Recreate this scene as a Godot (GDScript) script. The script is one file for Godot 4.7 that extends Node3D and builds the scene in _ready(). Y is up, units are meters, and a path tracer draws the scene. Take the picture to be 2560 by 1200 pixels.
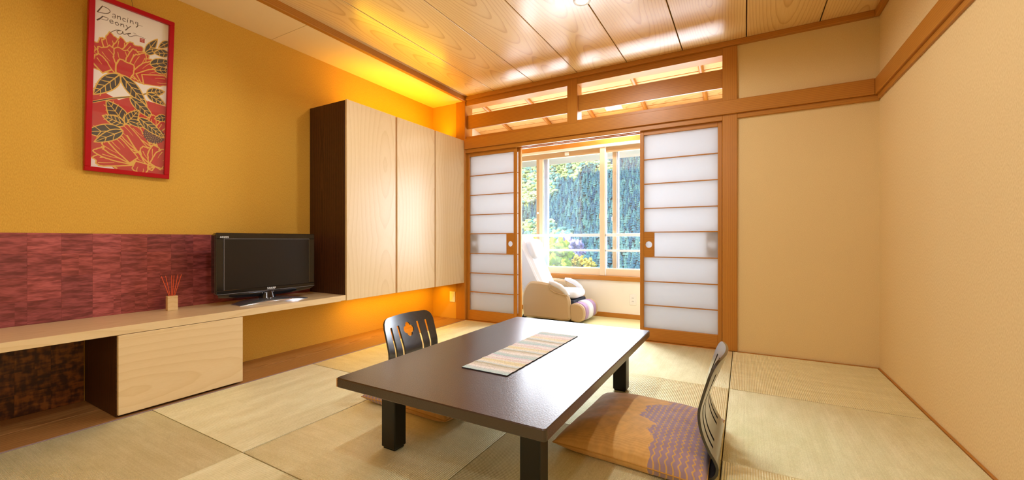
extends Node3D
# A tatami room with an alcove cabinet wall, a low table, sliding paper doors and a sun-room behind them.
# Coordinates: x to the right, y up, d = distance into the room (world z = -d). The camera stands at x 0, d 0.

var rng := RandomNumberGenerator.new()
var M := {}
const XL := -3.075     # alcove side wall
const XR := 0.79       # right wall
const D := 3.605       # plane of the sliding doors
const W := 4.52        # window wall of the sun-room
const CY := 2.40       # plank ceiling

# ------------------------------------------------------------------ mesh building
class MB:
	var v := PackedVector3Array()
	var n := PackedVector3Array()
	var t := PackedVector2Array()
	var off := Vector2.ZERO
	func tri(a, b, c, na = null, nb = null, nc = null, ua = null, ub = null, uc = null):
		# a, b, c counter-clockwise seen from outside
		var fn: Vector3 = (b - a).cross(c - a).normalized()
		v.append(a); v.append(c); v.append(b)
		n.append(na if na != null else fn); n.append(nc if nc != null else fn); n.append(nb if nb != null else fn)
		t.append(ua if ua != null else auto(a, fn)); t.append(uc if uc != null else auto(c, fn)); t.append(ub if ub != null else auto(b, fn))
	func auto(p: Vector3, fn: Vector3) -> Vector2:
		var a := fn.abs()
		if a.y >= a.x and a.y >= a.z: return Vector2(p.x, p.z) + off
		if a.x >= a.z: return Vector2(p.z, p.y) + off
		return Vector2(p.x, p.y) + off
	func quad(a, b, c, d, ua = null, ub = null, uc = null, ud = null):
		tri(a, b, c, null, null, null, ua, ub, uc)
		tri(a, c, d, null, null, null, ua, uc, ud)
	func guv(p: Vector3, ax: int, g: int) -> Vector2:
		# u runs along the grain, v across it
		var o := [0, 1, 2]
		o.erase(ax)
		if g == ax: return Vector2(p[o[0]] * 0.3, p[o[1]]) + off
		var c: int = o[0] if o[1] == g else o[1]
		return Vector2(p[g], p[c]) + off
	func box(lo: Vector3, hi: Vector3, b := 0.002, g := 0):
		b = min(b, 0.45 * min(hi.x - lo.x, min(hi.y - lo.y, hi.z - lo.z)))
		var P := [lo, hi]
		# corner k of face axis ax
		for ax in 3:
			var u := (ax + 1) % 3
			var w := (ax + 2) % 3
			for s in 2:
				var q := []
				for k in [[0, 0], [1, 0], [1, 1], [0, 1]]:
					var p := Vector3.ZERO
					p[ax] = P[s][ax]
					p[u] = P[k[0]][u] + (b if k[0] == 0 else -b)
					p[w] = P[k[1]][w] + (b if k[1] == 0 else -b)
					q.append(p)
				if s == 0: q.reverse()
				quad(q[0], q[1], q[2], q[3], guv(q[0], ax, g), guv(q[1], ax, g), guv(q[2], ax, g), guv(q[3], ax, g))
		if b <= 0.0: return
		for ax in 3:       # edges along ax
			var u := (ax + 1) % 3
			var w := (ax + 2) % 3
			for su in 2:
				for sw in 2:
					var q := []
					for k in 4:
						var p := Vector3.ZERO
						var e: int = 0 if k in [0, 3] else 1
						p[ax] = P[e][ax] + (b if e == 0 else -b)
						if k < 2:
							p[u] = P[su][u]; p[w] = P[sw][w] + (b if sw == 0 else -b)
						else:
							p[u] = P[su][u] + (b if su == 0 else -b); p[w] = P[sw][w]
						q.append(p)
					var fn: Vector3 = (q[1] - q[0]).cross(q[2] - q[0])
					var outw := Vector3.ZERO
					outw[u] = 1.0 if su else -1.0
					outw[w] = 1.0 if sw else -1.0
					if fn.dot(outw) < 0: q.reverse()
					quad(q[0], q[1], q[2], q[3], guv(q[0], u, g), guv(q[1], u, g), guv(q[2], u, g), guv(q[3], u, g))
		for sx in 2:
			for sy in 2:
				for sz in 2:
					var c := Vector3(P[sx].x, P[sy].y, P[sz].z)
					var sg := Vector3(1 if sx else -1, 1 if sy else -1, 1 if sz else -1)
					var a := c - Vector3(0, b * sg.y, b * sg.z)
					var e := c - Vector3(b * sg.x, 0, b * sg.z)
					var f := c - Vector3(b * sg.x, b * sg.y, 0)
					if sg.x * sg.y * sg.z > 0: tri(a, e, f)
					else: tri(a, f, e)
	func grid(pts: Array, close_u := false, close_v := false, uvs = null, flip := false):
		# pts[i][j]; smooth normals from neighbours
		var nu := pts.size()
		var nv: int = pts[0].size()
		var nn := []
		for i in nu:
			var row := []
			for j in nv:
				var a: Vector3 = pts[(i + 1) % nu if close_u else min(i + 1, nu - 1)][j] - pts[(i - 1 + nu) % nu if close_u else max(i - 1, 0)][j]
				var b: Vector3 = pts[i][(j + 1) % nv if close_v else min(j + 1, nv - 1)] - pts[i][(j - 1 + nv) % nv if close_v else max(j - 1, 0)]
				var c := a.cross(b)
				if flip: c = -c
				row.append(c.normalized() if c.length() > 1e-12 else Vector3.ZERO)
			nn.append(row)
		for i in nu if close_u else nu - 1:
			for j in nv if close_v else nv - 1:
				var k := [[i, j], [(i + 1) % nu, j], [(i + 1) % nu, (j + 1) % nv], [i, (j + 1) % nv]]
				if flip: k.reverse()
				var p := []
				var q := []
				var w := []
				for e in k:
					p.append(pts[e[0]][e[1]])
					q.append(nn[e[0]][e[1]])
					w.append(uvs[e[0]][e[1]] if uvs != null else Vector2(float(e[0]) / nu, float(e[1]) / nv))
				for tr in [[0, 1, 2], [0, 2, 3]]:
					var fn: Vector3 = (p[tr[1]] - p[tr[0]]).cross(p[tr[2]] - p[tr[0]])
					if fn.length() < 1e-14: continue
					fn = fn.normalized()
					var z := []
					for m in tr: z.append(q[m] if q[m].length() > 0.5 else fn)
					tri(p[tr[0]], p[tr[1]], p[tr[2]], z[0], z[1], z[2], w[tr[0]], w[tr[1]], w[tr[2]])
	func tube(path: Array, r, seg := 10, cap := true):
		# r: radius, or an array of radii
		var rows := []
		var up := Vector3.UP
		for i in path.size():
			var dir: Vector3 = (path[min(i + 1, path.size() - 1)] - path[max(i - 1, 0)]).normalized()
			var s := dir.cross(up if absf(dir.y) < 0.95 else Vector3.RIGHT).normalized()
			var q := s.cross(dir)
			var row := []
			var rr: float = r[i] if r is Array else r
			for k in seg:
				var an := TAU * k / seg
				row.append(path[i] + (s * cos(an) + q * sin(an)) * rr)
			rows.append(row)
		grid(rows, false, true)
		if cap:
			for e in [0, path.size() - 1]:
				for k in seg:
					var a: Vector3 = rows[e][k]
					var b: Vector3 = rows[e][(k + 1) % seg]
					if e == 0: tri(path[e], a, b)
					else: tri(path[e], b, a)
	func lathe(prof: Array, c: Vector3, seg := 32, axis := Basis.IDENTITY):
		# prof: Vector2(radius, height), listed from the top down outside for outward faces
		var rows := []
		for p in prof:
			var row := []
			for k in seg:
				var an := TAU * k / seg
				row.append(c + axis * Vector3(p.x * cos(an), p.y, p.x * sin(an)))
			rows.append(row)
		grid(rows, false, true, null, true)
	func pillow(c: Vector3, r: Vector3, e1 := 0.5, e2 := 0.5, seg := 24, rings := 14, turn := Basis.IDENTITY):
		# superellipsoid
		var pw := func(x: float, e: float) -> float: return signf(x) * pow(absf(x), e)
		var rows := []
		for i in rings + 1:
			var ph := PI * i / rings - PI / 2
			var row := []
			for k in seg:
				var th := TAU * k / seg
				row.append(c + turn * Vector3(r.x * pw.call(cos(ph), e1) * pw.call(cos(th), e2), r.y * pw.call(sin(ph), e1), r.z * pw.call(cos(ph), e1) * pw.call(sin(th), e2)))
			rows.append(row)
		grid(rows, false, true, null, false)
	func extrude(poly: PackedVector2Array, z0: float, z1: float, b := 0.004, axes := Basis.IDENTITY, at := Vector3.ZERO):
		# poly counter-clockwise in the local xy plane, extruded along local z from z0 to z1, edges chamfered by b
		var m := poly.size()
		var ins := PackedVector2Array()
		for i in m:
			var e0 := (poly[i] - poly[(i - 1 + m) % m]).normalized()
			var e1 := (poly[(i + 1) % m] - poly[i]).normalized()
			var nn := (Vector2(-e0.y, e0.x) + Vector2(-e1.y, e1.x)).normalized()
			ins.append(poly[i] + nn * b)
		var lay := [[ins, z0], [poly, z0 + b], [poly, z1 - b], [ins, z1]]
		var id := Geometry2D.triangulate_polygon(ins)
		for k in range(0, id.size(), 3):
			var p := [ins[id[k]], ins[id[k + 1]], ins[id[k + 2]]]
			if (p[1] - p[0]).cross(p[2] - p[0]) < 0: p.reverse()
			var q := []
			for x in p: q.append(at + axes * Vector3(x.x, x.y, z1))
			tri(q[0], q[1], q[2])
			q = []
			for x in p: q.append(at + axes * Vector3(x.x, x.y, z0))
			tri(q[0], q[2], q[1])
		for l in 3:
			for i in m:
				var j := (i + 1) % m
				var A: Vector2 = lay[l][0][i]
				var B: Vector2 = lay[l][0][j]
				var C: Vector2 = lay[l + 1][0][j]
				var E: Vector2 = lay[l + 1][0][i]
				quad(at + axes * Vector3(A.x, A.y, lay[l][1]), at + axes * Vector3(B.x, B.y, lay[l][1]), at + axes * Vector3(C.x, C.y, lay[l + 1][1]), at + axes * Vector3(E.x, E.y, lay[l + 1][1]))
	func mesh() -> ArrayMesh:
		var arr := []
		arr.resize(Mesh.ARRAY_MAX)
		arr[Mesh.ARRAY_VERTEX] = v
		arr[Mesh.ARRAY_NORMAL] = n
		arr[Mesh.ARRAY_TEX_UV] = t
		var am := ArrayMesh.new()
		am.add_surface_from_arrays(Mesh.PRIMITIVE_TRIANGLES, arr)
		return am

func P(x: float, y: float, d: float) -> Vector3:
	return Vector3(x, y, -d)

# grain letters: "x" along the wall, "y" upright, "d" into the room
func bx(x0, x1, y0, y1, d0, d1, b := 0.002, g := "x", into = null):
	var m = into if into != null else MB.new()
	m.off = Vector2(rng.randf() * 7.0, rng.randf() * 5.0)
	m.box(Vector3(x0, y0, -d1), Vector3(x1, y1, -d0), b, {"x": 0, "y": 1, "d": 2}[g])
	return m

func put(called: String, mb, mat: Material, parent: Node = self) -> MeshInstance3D:
	var o := MeshInstance3D.new()
	o.name = called
	o.mesh = mb.mesh() if mb is MB else mb
	o.material_override = mat
	o.cast_shadow = GeometryInstance3D.SHADOW_CASTING_SETTING_ON
	parent.add_child(o, true)
	return o

var taken := {}
var near := []
func numbered(called: String) -> String:
	if not taken.has(called):
		taken[called] = 0
		return called
	taken[called] += 1
	return "%s_%03d" % [called, taken[called]]

func thing(called: String, label: String, category: String, group := "", kind := "") -> Node3D:
	var o := Node3D.new()
	o.name = numbered(called)
	add_child(o, true)
	return tag(o, label, category, group, kind)

func tag(o, label: String, category: String, group := "", kind := ""):
	o.set_meta("label", label)
	if category: o.set_meta("category", category)
	if group: o.set_meta("group", group)
	if kind: o.set_meta("kind", kind)
	return o

func struct(called: String, mb, mat: Material, label: String, category: String) -> MeshInstance3D:
	return tag(put(numbered(called), mb, mat), label, category, "", "structure")

# ------------------------------------------------------------------ materials
func col(r, g, b) -> Color:
	return Color8(r, g, b)

func mat(called: String, c: Color, rough := 0.6, spec := 0.5, tex: Texture2D = null, scale := Vector2.ONE) -> StandardMaterial3D:
	var m := StandardMaterial3D.new()
	m.resource_name = called
	m.albedo_color = c
	m.roughness = rough
	m.metallic_specular = spec
	if tex:
		m.albedo_texture = tex
		m.uv1_scale = Vector3(scale.x, scale.y, 1)
	M[called] = m
	return m

func noise(seed_: int, freq: float, oct := 3, type := FastNoiseLite.TYPE_SIMPLEX_SMOOTH) -> FastNoiseLite:
	var f := FastNoiseLite.new()
	f.seed = seed_
	f.frequency = freq
	f.noise_type = type
	f.fractal_octaves = oct
	return f

func from_bytes(w: int, h: int, b: PackedByteArray) -> ImageTexture:
	return ImageTexture.create_from_image(Image.create_from_data(w, h, false, Image.FORMAT_RGB8, b))

# wood: u along the grain (w pixels), v across (h pixels). cath > 0 bends the rings into flame figures.
func wood_tex(w: int, h: int, sd: int, light: Color, dark: Color, rings: float, cath: float, sharp: float, fibre := 0.25) -> ImageTexture:
	var nz := noise(sd, 1.0, 2)
	var nf := noise(sd + 5, 1.0, 2)
	var b := PackedByteArray()
	b.resize(w * h * 3)
	var k := 0
	for y in h:
		var vv := float(y) / h
		for x in w:
			var uu := float(x) / w
			# seamless along u by sampling on a circle
			var cx := cos(TAU * uu) * 0.55
			var sx := sin(TAU * uu) * 0.55
			# a board sawn from a log: rings cut at a slant make long pointed figures
			var q := (vv - 0.5) * 2.0
			var wob := nz.get_noise_3d(cx * 0.35, sx * 0.35, vv * 1.6)
			var hh := cath * (0.12 + 0.5 * absf(uu * 2.0 - 1.0) + 0.02 * nz.get_noise_2d(cx * 3.0 + 9.0, sx * 3.0))
			q = sqrt(q * q + hh * hh)
			var f := q * rings + wob * 0.3
			f = f - floor(f)
			var g := pow(f, sharp)
			g = clampf(g, 0, 1) * (1.0 if f < 0.94 else (1.0 - f) / 0.06)
			var fb := nf.get_noise_3d(cx * 7.0, sx * 7.0, vv * 90.0)
			var a := clampf(g * 0.85 + fb * fibre + 0.08 + wob * 0.1, 0.0, 1.0)
			b[k] = int(lerpf(light.r, dark.r, a) * 255.0)
			b[k + 1] = int(lerpf(light.g, dark.g, a) * 255.0)
			b[k + 2] = int(lerpf(light.b, dark.b, a) * 255.0)
			k += 3
	return from_bytes(w, h, b)

func speck_tex(sz: int, sd: int, freq: float, a: Color, c: Color, normal := false, bump := 4.0) -> NoiseTexture2D:
	var n := NoiseTexture2D.new()
	n.width = sz
	n.height = sz
	n.seamless = true
	n.noise = noise(sd, freq, 3)
	if normal:
		n.as_normal_map = true
		n.bump_strength = bump
	else:
		var g := Gradient.new()
		g.set_color(0, a)
		g.set_color(1, c)
		n.color_ramp = g
	return n

func make_materials():
	var trim := wood_tex(512, 192, 3, col(194, 130, 42), col(170, 106, 30), 9.0, 0.0, 1.8, 0.20)
	mat("trim_wood", Color.WHITE, 0.42, 0.5, trim, Vector2(0.6, 4.5))
	var ced := wood_tex(768, 384, 11, col(248, 214, 148), col(206, 154, 86), 15.0, 1.5, 7.0, 0.14)
	var cm := mat("ceiling_wood", Color.WHITE, 0.30, 0.6, ced, Vector2(0.2, 2.2))
	cm.clearcoat_enabled = true
	cm.clearcoat = 0.6
	cm.clearcoat_roughness = 0.22
	mat("engawa_wood", col(255, 240, 232), 0.6, 0.4, ced, Vector2(0.3, 2.4))
	var maple := wood_tex(512, 256, 21, col(230, 204, 158), col(220, 190, 140), 7.0, 0.8, 3.0, 0.20)
	var mm := mat("maple", Color.WHITE, 0.38, 0.5, maple, Vector2(0.8, 1.9))
	mm.clearcoat_enabled = true
	mm.clearcoat = 0.3
	mm.clearcoat_roughness = 0.25
	var dk := wood_tex(512, 192, 31, col(98, 66, 38), col(62, 38, 20), 8.0, 0.4, 1.4, 0.4)
	mat("dark_side", col(225, 205, 195), 0.45, 0.4, dk, Vector2(0.8, 3.0))
	mat("floor_wood", col(255, 245, 235), 0.35, 0.5, wood_tex(512, 192, 33, col(178, 136, 84), col(142, 100, 54), 8.0, 0.8, 1.5, 0.35), Vector2(0.7, 3.0))
	mat("seam_dark", col(84, 48, 18), 0.8, 0.2)
	# wallpaper: fine woven speckle
	var wp := speck_tex(512, 41, 0.22, col(240, 216, 164), col(220, 190, 134))
	var wn := speck_tex(512, 42, 0.25, Color.WHITE, Color.BLACK, true, 2.0)
	var wall := mat("wallpaper", Color.WHITE, 0.85, 0.25, wp, Vector2(2.0, 2.0))
	wall.normal_enabled = true
	wall.normal_texture = wn
	wall.normal_scale = 0.25
	var aw := wall.duplicate()
	aw.albedo_color = col(240, 210, 122)  # amber lamp light is mixed into the beige paper colour
	M["amber_tinted_paper"] = aw
	mat("alcove_ceiling", col(246, 220, 168), 0.8, 0.2)
	mat("white_wall", col(246, 240, 224), 0.85, 0.2)
	mat("lintel", col(236, 190, 112), 0.5, 0.4, maple)
	mat("vinyl_floor", col(216, 206, 150), 0.5, 0.4)
	# tatami: rush streaks run across the ribs
	var b := PackedByteArray()
	var w := 256
	b.resize(w * w * 3)
	var n1 := noise(51, 0.011, 3)
	var n2 := noise(52, 0.5, 1)
	var k := 0
	for y in w:
		var row := n2.get_noise_2d(y * 1.7, 3.0) * 0.5
		for x in w:
			var a := clampf(0.5 + row * 0.55 + n1.get_noise_2d(x, y * 3.0) * 0.35 + n2.get_noise_2d(x * 0.35, y * 2.0) * 0.35, 0, 1)
			b[k] = int(lerpf(252, 230, a)); b[k + 1] = int(lerpf(247, 223, a)); b[k + 2] = int(lerpf(204, 168, a))
			k += 3
	var tt := from_bytes(w, w, b)
	var tm := mat("tatami", Color.WHITE, 0.46, 1.0, tt, Vector2(1.6, 1.6))
	tm.metallic = 0.66
	# each rush is a little glossy cylinder lying across the ribs
	var fb := PackedByteArray()
	for y in 1024:
		for x in 4:
			var an := sin(TAU * 204.0 * (y + 0.5) / 1024.0) * 1.05
			fb.append(128); fb.append(int(127.5 + 127.0 * sin(an))); fb.append(int(127.5 + 127.0 * cos(an)))
	tm.normal_enabled = true
	tm.normal_texture = from_bytes(4, 1024, fb)
	tm.normal_scale = 1.0
	tm.rim_enabled = true
	tm.rim = 0.25
	tm.rim_tint = 0.4
	mat("tatami_side", col(186, 138, 62), 0.8, 0.3)
	mat("edge_strip", col(150, 128, 128), 0.45, 0.5)
	# foil squares
	b = PackedByteArray()
	b.resize(w * w * 3)
	k = 0
	var n3 := noise(61, 0.02, 4)
	var n4 := noise(62, 0.35, 2)
	for y in w:
		for x in w:
			var s := n3.get_noise_2d(x * 0.6, y * 3.4) + 0.5 * n4.get_noise_2d(x * 0.12, y)
			var a := clampf(0.5 + s * 1.1, 0, 1)
			b[k] = int(lerpf(188, 130, a)); b[k + 1] = int(lerpf(96, 56, a)); b[k + 2] = int(lerpf(96, 54, a))
			k += 3
	var ft := from_bytes(w, w, b)
	for i in 4:
		var f := mat("foil_%d" % i, [col(255, 255, 255), col(232, 226, 226), col(246, 240, 232), col(218, 214, 220)][i], 0.4, 0.6, ft, Vector2(2.1, 2.1))
		f.metallic = 0.25
	b = PackedByteArray()
	b.resize(w * w * 3)
	k = 0
	for y in w:
		for x in w:
			var s := n3.get_noise_2d(x * 3.0 + 300, y * 0.9) * 0.8 + n3.get_noise_2d(x * 0.9, y * 3.0 + 400) * 0.7
			var a := clampf(0.5 + s * 1.4, 0, 1)
			b[k] = int(lerpf(142, 66, a)); b[k + 1] = int(lerpf(86, 30, a)); b[k + 2] = int(lerpf(34, 14, a))
			k += 3
	var nt := from_bytes(w, w, b)
	for i in 3:
		mat("niche_%d" % i, [col(255, 255, 255), col(228, 222, 214), col(244, 232, 226)][i], 0.5, 0.5, nt, Vector2(2.1, 2.1))
	# furniture
	var lac := mat("lacquer", col(44, 25, 16), 0.32, 0.6)
	lac.normal_enabled = true
	lac.normal_texture = speck_tex(256, 71, 0.16, Color.WHITE, Color.BLACK, true, 3.0)
	lac.normal_scale = 0.10
	lac.uv1_scale = Vector3(3, 3, 1)
	lac.clearcoat_enabled = true
	lac.clearcoat = 0.6
	lac.clearcoat_roughness = 0.26
	mat("black_wood", Color.WHITE, 0.32, 0.55, wood_tex(256, 256, 75, col(30, 27, 27), col(12, 11, 12), 7.0, 2.6, 1.6, 0.5), Vector2(2.0, 2.2))
	M.black_wood.clearcoat_enabled = true
	M.black_wood.clearcoat = 0.9
	M.black_wood.clearcoat_roughness = 0.18
	mat("black_edge", col(24, 20, 18), 0.4, 0.5)
	mat("table_black", col(11, 10, 9), 0.3, 0.45)
	mat("bare_wood", col(206, 150, 78), 0.7, 0.3)
	mat("paper", col(200, 204, 212), 0.9, 0.1)
	M.paper.backlight_enabled = true
	M.paper.backlight = Color(1.06, 1.06, 1.06)
	mat("aluminium", col(236, 238, 240), 0.35, 0.6)
	mat("sash", col(228, 208, 174), 0.5, 0.4)
	mat("sash_dark", col(192, 166, 126), 0.5, 0.4)
	mat("screen_frame", col(150, 168, 190), 0.5, 0.5)
	mat("white_plastic", col(240, 238, 230), 0.4, 0.5)
	mat("slot_dark", col(40, 38, 36), 0.6, 0.3)
	var gl := mat("glass", Color(0.95, 0.98, 1.0, 0.03), 0.0, 0.5)
	gl.transparency = BaseMaterial3D.TRANSPARENCY_ALPHA
	var pg := mat("picture_glass", Color(1, 1, 1, 0.02), 0.02, 0.5)
	pg.transparency = BaseMaterial3D.TRANSPARENCY_ALPHA
	mat("red_frame", col(176, 2, 14), 0.4, 0.35)
	mat("wire", col(90, 74, 40), 0.4, 0.5)
	mat("tv_black", col(20, 20, 22), 0.12, 0.6)
	mat("tv_screen", col(20, 16, 14), 0.28, 0.5)
	mat("tv_line", col(150, 145, 150), 0.3, 0.6)
	var ch := mat("chrome", col(196, 200, 208), 0.18, 0.6)
	ch.metallic = 0.85
	mat("logo_white", col(235, 238, 240), 0.4, 0.5)
	mat("reed", col(240, 104, 62), 0.7, 0.3)
	mat("ivory_block", col(255, 250, 240), 0.6, 0.3, maple, Vector2(3, 3))
	mat("leather_white", col(216, 218, 222), 0.45, 0.4)
	mat("shell_shaded_beige", col(188, 164, 128), 0.45, 0.4)  # beige darkened for the shadow on the room side of the chair
	mat("lilac", col(160, 132, 162), 0.7, 0.3)
	mat("charcoal", col(50, 56, 68), 0.6, 0.3)
	# outside
	mat("conifer", col(80, 134, 138), 0.9, 0.1)  # distance haze is mixed into these blue-green conifer colours
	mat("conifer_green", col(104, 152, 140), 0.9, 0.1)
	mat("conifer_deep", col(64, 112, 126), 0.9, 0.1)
	mat("broadleaf", col(176, 196, 126), 0.9, 0.1)
	mat("broadleaf_pale", col(204, 208, 156), 0.9, 0.1)
	mat("broadleaf_blue", col(120, 166, 150), 0.9, 0.1)
	mat("lime_leaf", col(206, 218, 60), 0.8, 0.1)
	mat("blossom", col(196, 176, 206), 0.8, 0.1)
	mat("gold_leaf", col(232, 206, 96), 0.8, 0.1)
	mat("bark", col(90, 70, 50), 0.9, 0.1)
	mat("hill", col(66, 108, 100), 0.95, 0.1)

func glow(called: String, c: Color, e: float) -> StandardMaterial3D:
	var m := mat(called, Color(0.9, 0.9, 0.9), 0.5, 0.3)
	m.emission_enabled = true
	m.emission = c
	m.emission_energy_multiplier = e
	return m

# ------------------------------------------------------------------ the scene
func _ready():
	rng.seed = 20
	# camera
	var cam := Camera3D.new()
	cam.name = "camera"
	cam.fov = 60.73
	cam.near = 0.05
	cam.far = 3000.0
	cam.position = Vector3(0, 0.86, 0)
	cam.rotation.y = deg_to_rad(29.551)
	add_child(cam)
	cam.current = true
	# sky, exposure
	var we := WorldEnvironment.new()
	we.name = "world_environment"
	var env := Environment.new()
	env.background_mode = Environment.BG_SKY
	var sky := Sky.new()
	var psm := ProceduralSkyMaterial.new()
	psm.sky_top_color = col(120, 170, 235)
	psm.sky_horizon_color = col(225, 235, 245)
	psm.sky_energy_multiplier = 1.6
	psm.ground_horizon_color = col(190, 200, 190)
	psm.ground_bottom_color = col(120, 130, 110)
	sky.sky_material = psm
	env.sky = sky
	env.tonemap_mode = Environment.TONE_MAPPER_LINEAR
	env.tonemap_exposure = 1.06
	env.sdfgi_enabled = true
	env.ssao_enabled = true
	env.ssil_enabled = true
	we.environment = env
	add_child(we)
	# sun: high behind the house, so it lights the hillside and not the room
	var sun := DirectionalLight3D.new()
	sun.name = "sun"
	sun.light_energy = 1.9
	sun.light_color = col(255, 244, 222)
	sun.light_angular_distance = 0.6
	sun.rotation_degrees = Vector3(-52, -28, 0)
	sun.shadow_enabled = true
	add_child(sun)
	# unseen area lights added outside the glass to strengthen the window daylight
	for a in [[-2.06, 1.28], [-0.78, 1.14]]:
		daylight(a[0], a[1])
	make_materials()
	room()
	ranma_and_doors()
	sunroom()
	alcove()
	table()
	seats()
	downlights()
	massage_chair()
	outside()

func daylight(x: float, w: float):
	var l := AreaLight3D.new()
	l.name = "added_window_daylight"  # added area light behind the glass, apart from the sky
	l.area_size = Vector2(w, 1.24)
	l.light_energy = 6.6
	l.light_color = col(236, 243, 255)
	l.shadow_enabled = true
	l.area_range = 12.0
	l.area_attenuation = 2.0
	l.position = P(x, 1.18, W + 0.10)
	l.rotation.y = PI
	add_child(l, true)

func omni(at: Vector3, e: float, c: Color, size := 0.05, parent: Node = self):
	var l := OmniLight3D.new()
	l.name = "lamp_light"
	l.light_energy = e
	l.light_color = c
	l.light_size = size
	l.omni_range = 12.0
	l.omni_attenuation = 2.0
	l.shadow_enabled = true
	l.position = at
	parent.add_child(l, true)

func spot(at: Vector3, e: float, c: Color, ang: float, size := 0.05):
	var l := SpotLight3D.new()
	l.name = "spot_light"
	l.light_energy = e
	l.light_color = c
	l.light_size = size
	l.spot_range = 12.0
	l.spot_attenuation = 2.0
	l.spot_angle = ang
	l.spot_angle_attenuation = 0.3
	l.shadow_enabled = true
	l.position = at
	l.rotation.x = -PI / 2
	add_child(l, true)

# a mat of woven rush: real ribs, 8 mm apart; along = "x" or "d" is the way the ribs run
func mat_mesh(w: float, l: float, along: String) -> MB:
	var m := MB.new()
	var across := w if along == "d" else l
	var len := l if along == "d" else w
	var pitch := 0.0085
	var n := int(across / pitch)
	pitch = across / n
	var prof := [[0.0, 0.0, 0.5], [0.25, 0.75, 0.25], [0.5, 1.0, 0.0], [0.75, 0.75, -0.25]]
	var o := Vector2(rng.randf() * 3, rng.randf() * 3)
	for i in n:
		for k in 4:
			var p0: Array = prof[k]
			var p1: Array = prof[(k + 1) % 4]
			var a0: float = (i + p0[0]) * pitch - across / 2
			var a1: float = (i + (p1[0] if k < 3 else 1.0)) * pitch - across / 2
			var h0: float = p0[1] * 0.0010
			var h1: float = (p1[1] if k < 3 else 0.0) * 0.0010
			var s0: float = -p0[2]
			var s1: float = -(p1[2] if k < 3 else -0.5)
			if k == 0: s0 = -0.5
			var A: Vector3; var B: Vector3; var C: Vector3; var E: Vector3; var n0: Vector3; var n1: Vector3
			if along == "d":
				A = Vector3(a0, h0, len / 2); B = Vector3(a1, h1, len / 2); C = Vector3(a1, h1, -len / 2); E = Vector3(a0, h0, -len / 2)
				n0 = Vector3(s0, 1, 0).normalized(); n1 = Vector3(s1, 1, 0).normalized()
			else:
				A = Vector3(-len / 2, h0, -a0); B = Vector3(len / 2, h0, -a0); C = Vector3(len / 2, h1, -a1); E = Vector3(-len / 2, h1, -a1)
				n0 = Vector3(0, 1, -s0).normalized(); n1 = Vector3(0, 1, -s1).normalized()
			var u0 := Vector2(a0, 0) + o
			var u1 := Vector2(a1, 0) + o
			var u2 := Vector2(a1, len) + o
			var u3 := Vector2(a0, len) + o
			if along == "d":
				m.tri(A, B, C, n0, n1, n1, u0, u1, u2); m.tri(A, C, E, n0, n1, n0, u0, u2, u3)
			else:
				m.tri(A, B, C, n0, n0, n1, u0, Vector2(a0, len) + o, u2); m.tri(A, C, E, n0, n1, n1, u0, u2, u1)
	# sides
	var x := w / 2
	var z := l / 2
	var q := [Vector3(-x, 0, z), Vector3(x, 0, z), Vector3(x, 0, -z), Vector3(-x, 0, -z)]
	for i in 4:
		var a: Vector3 = q[i]
		var b: Vector3 = q[(i + 1) % 4]
		m.quad(a - Vector3(0, 0.03, 0), b - Vector3(0, 0.03, 0), b, a)
	return m

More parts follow.
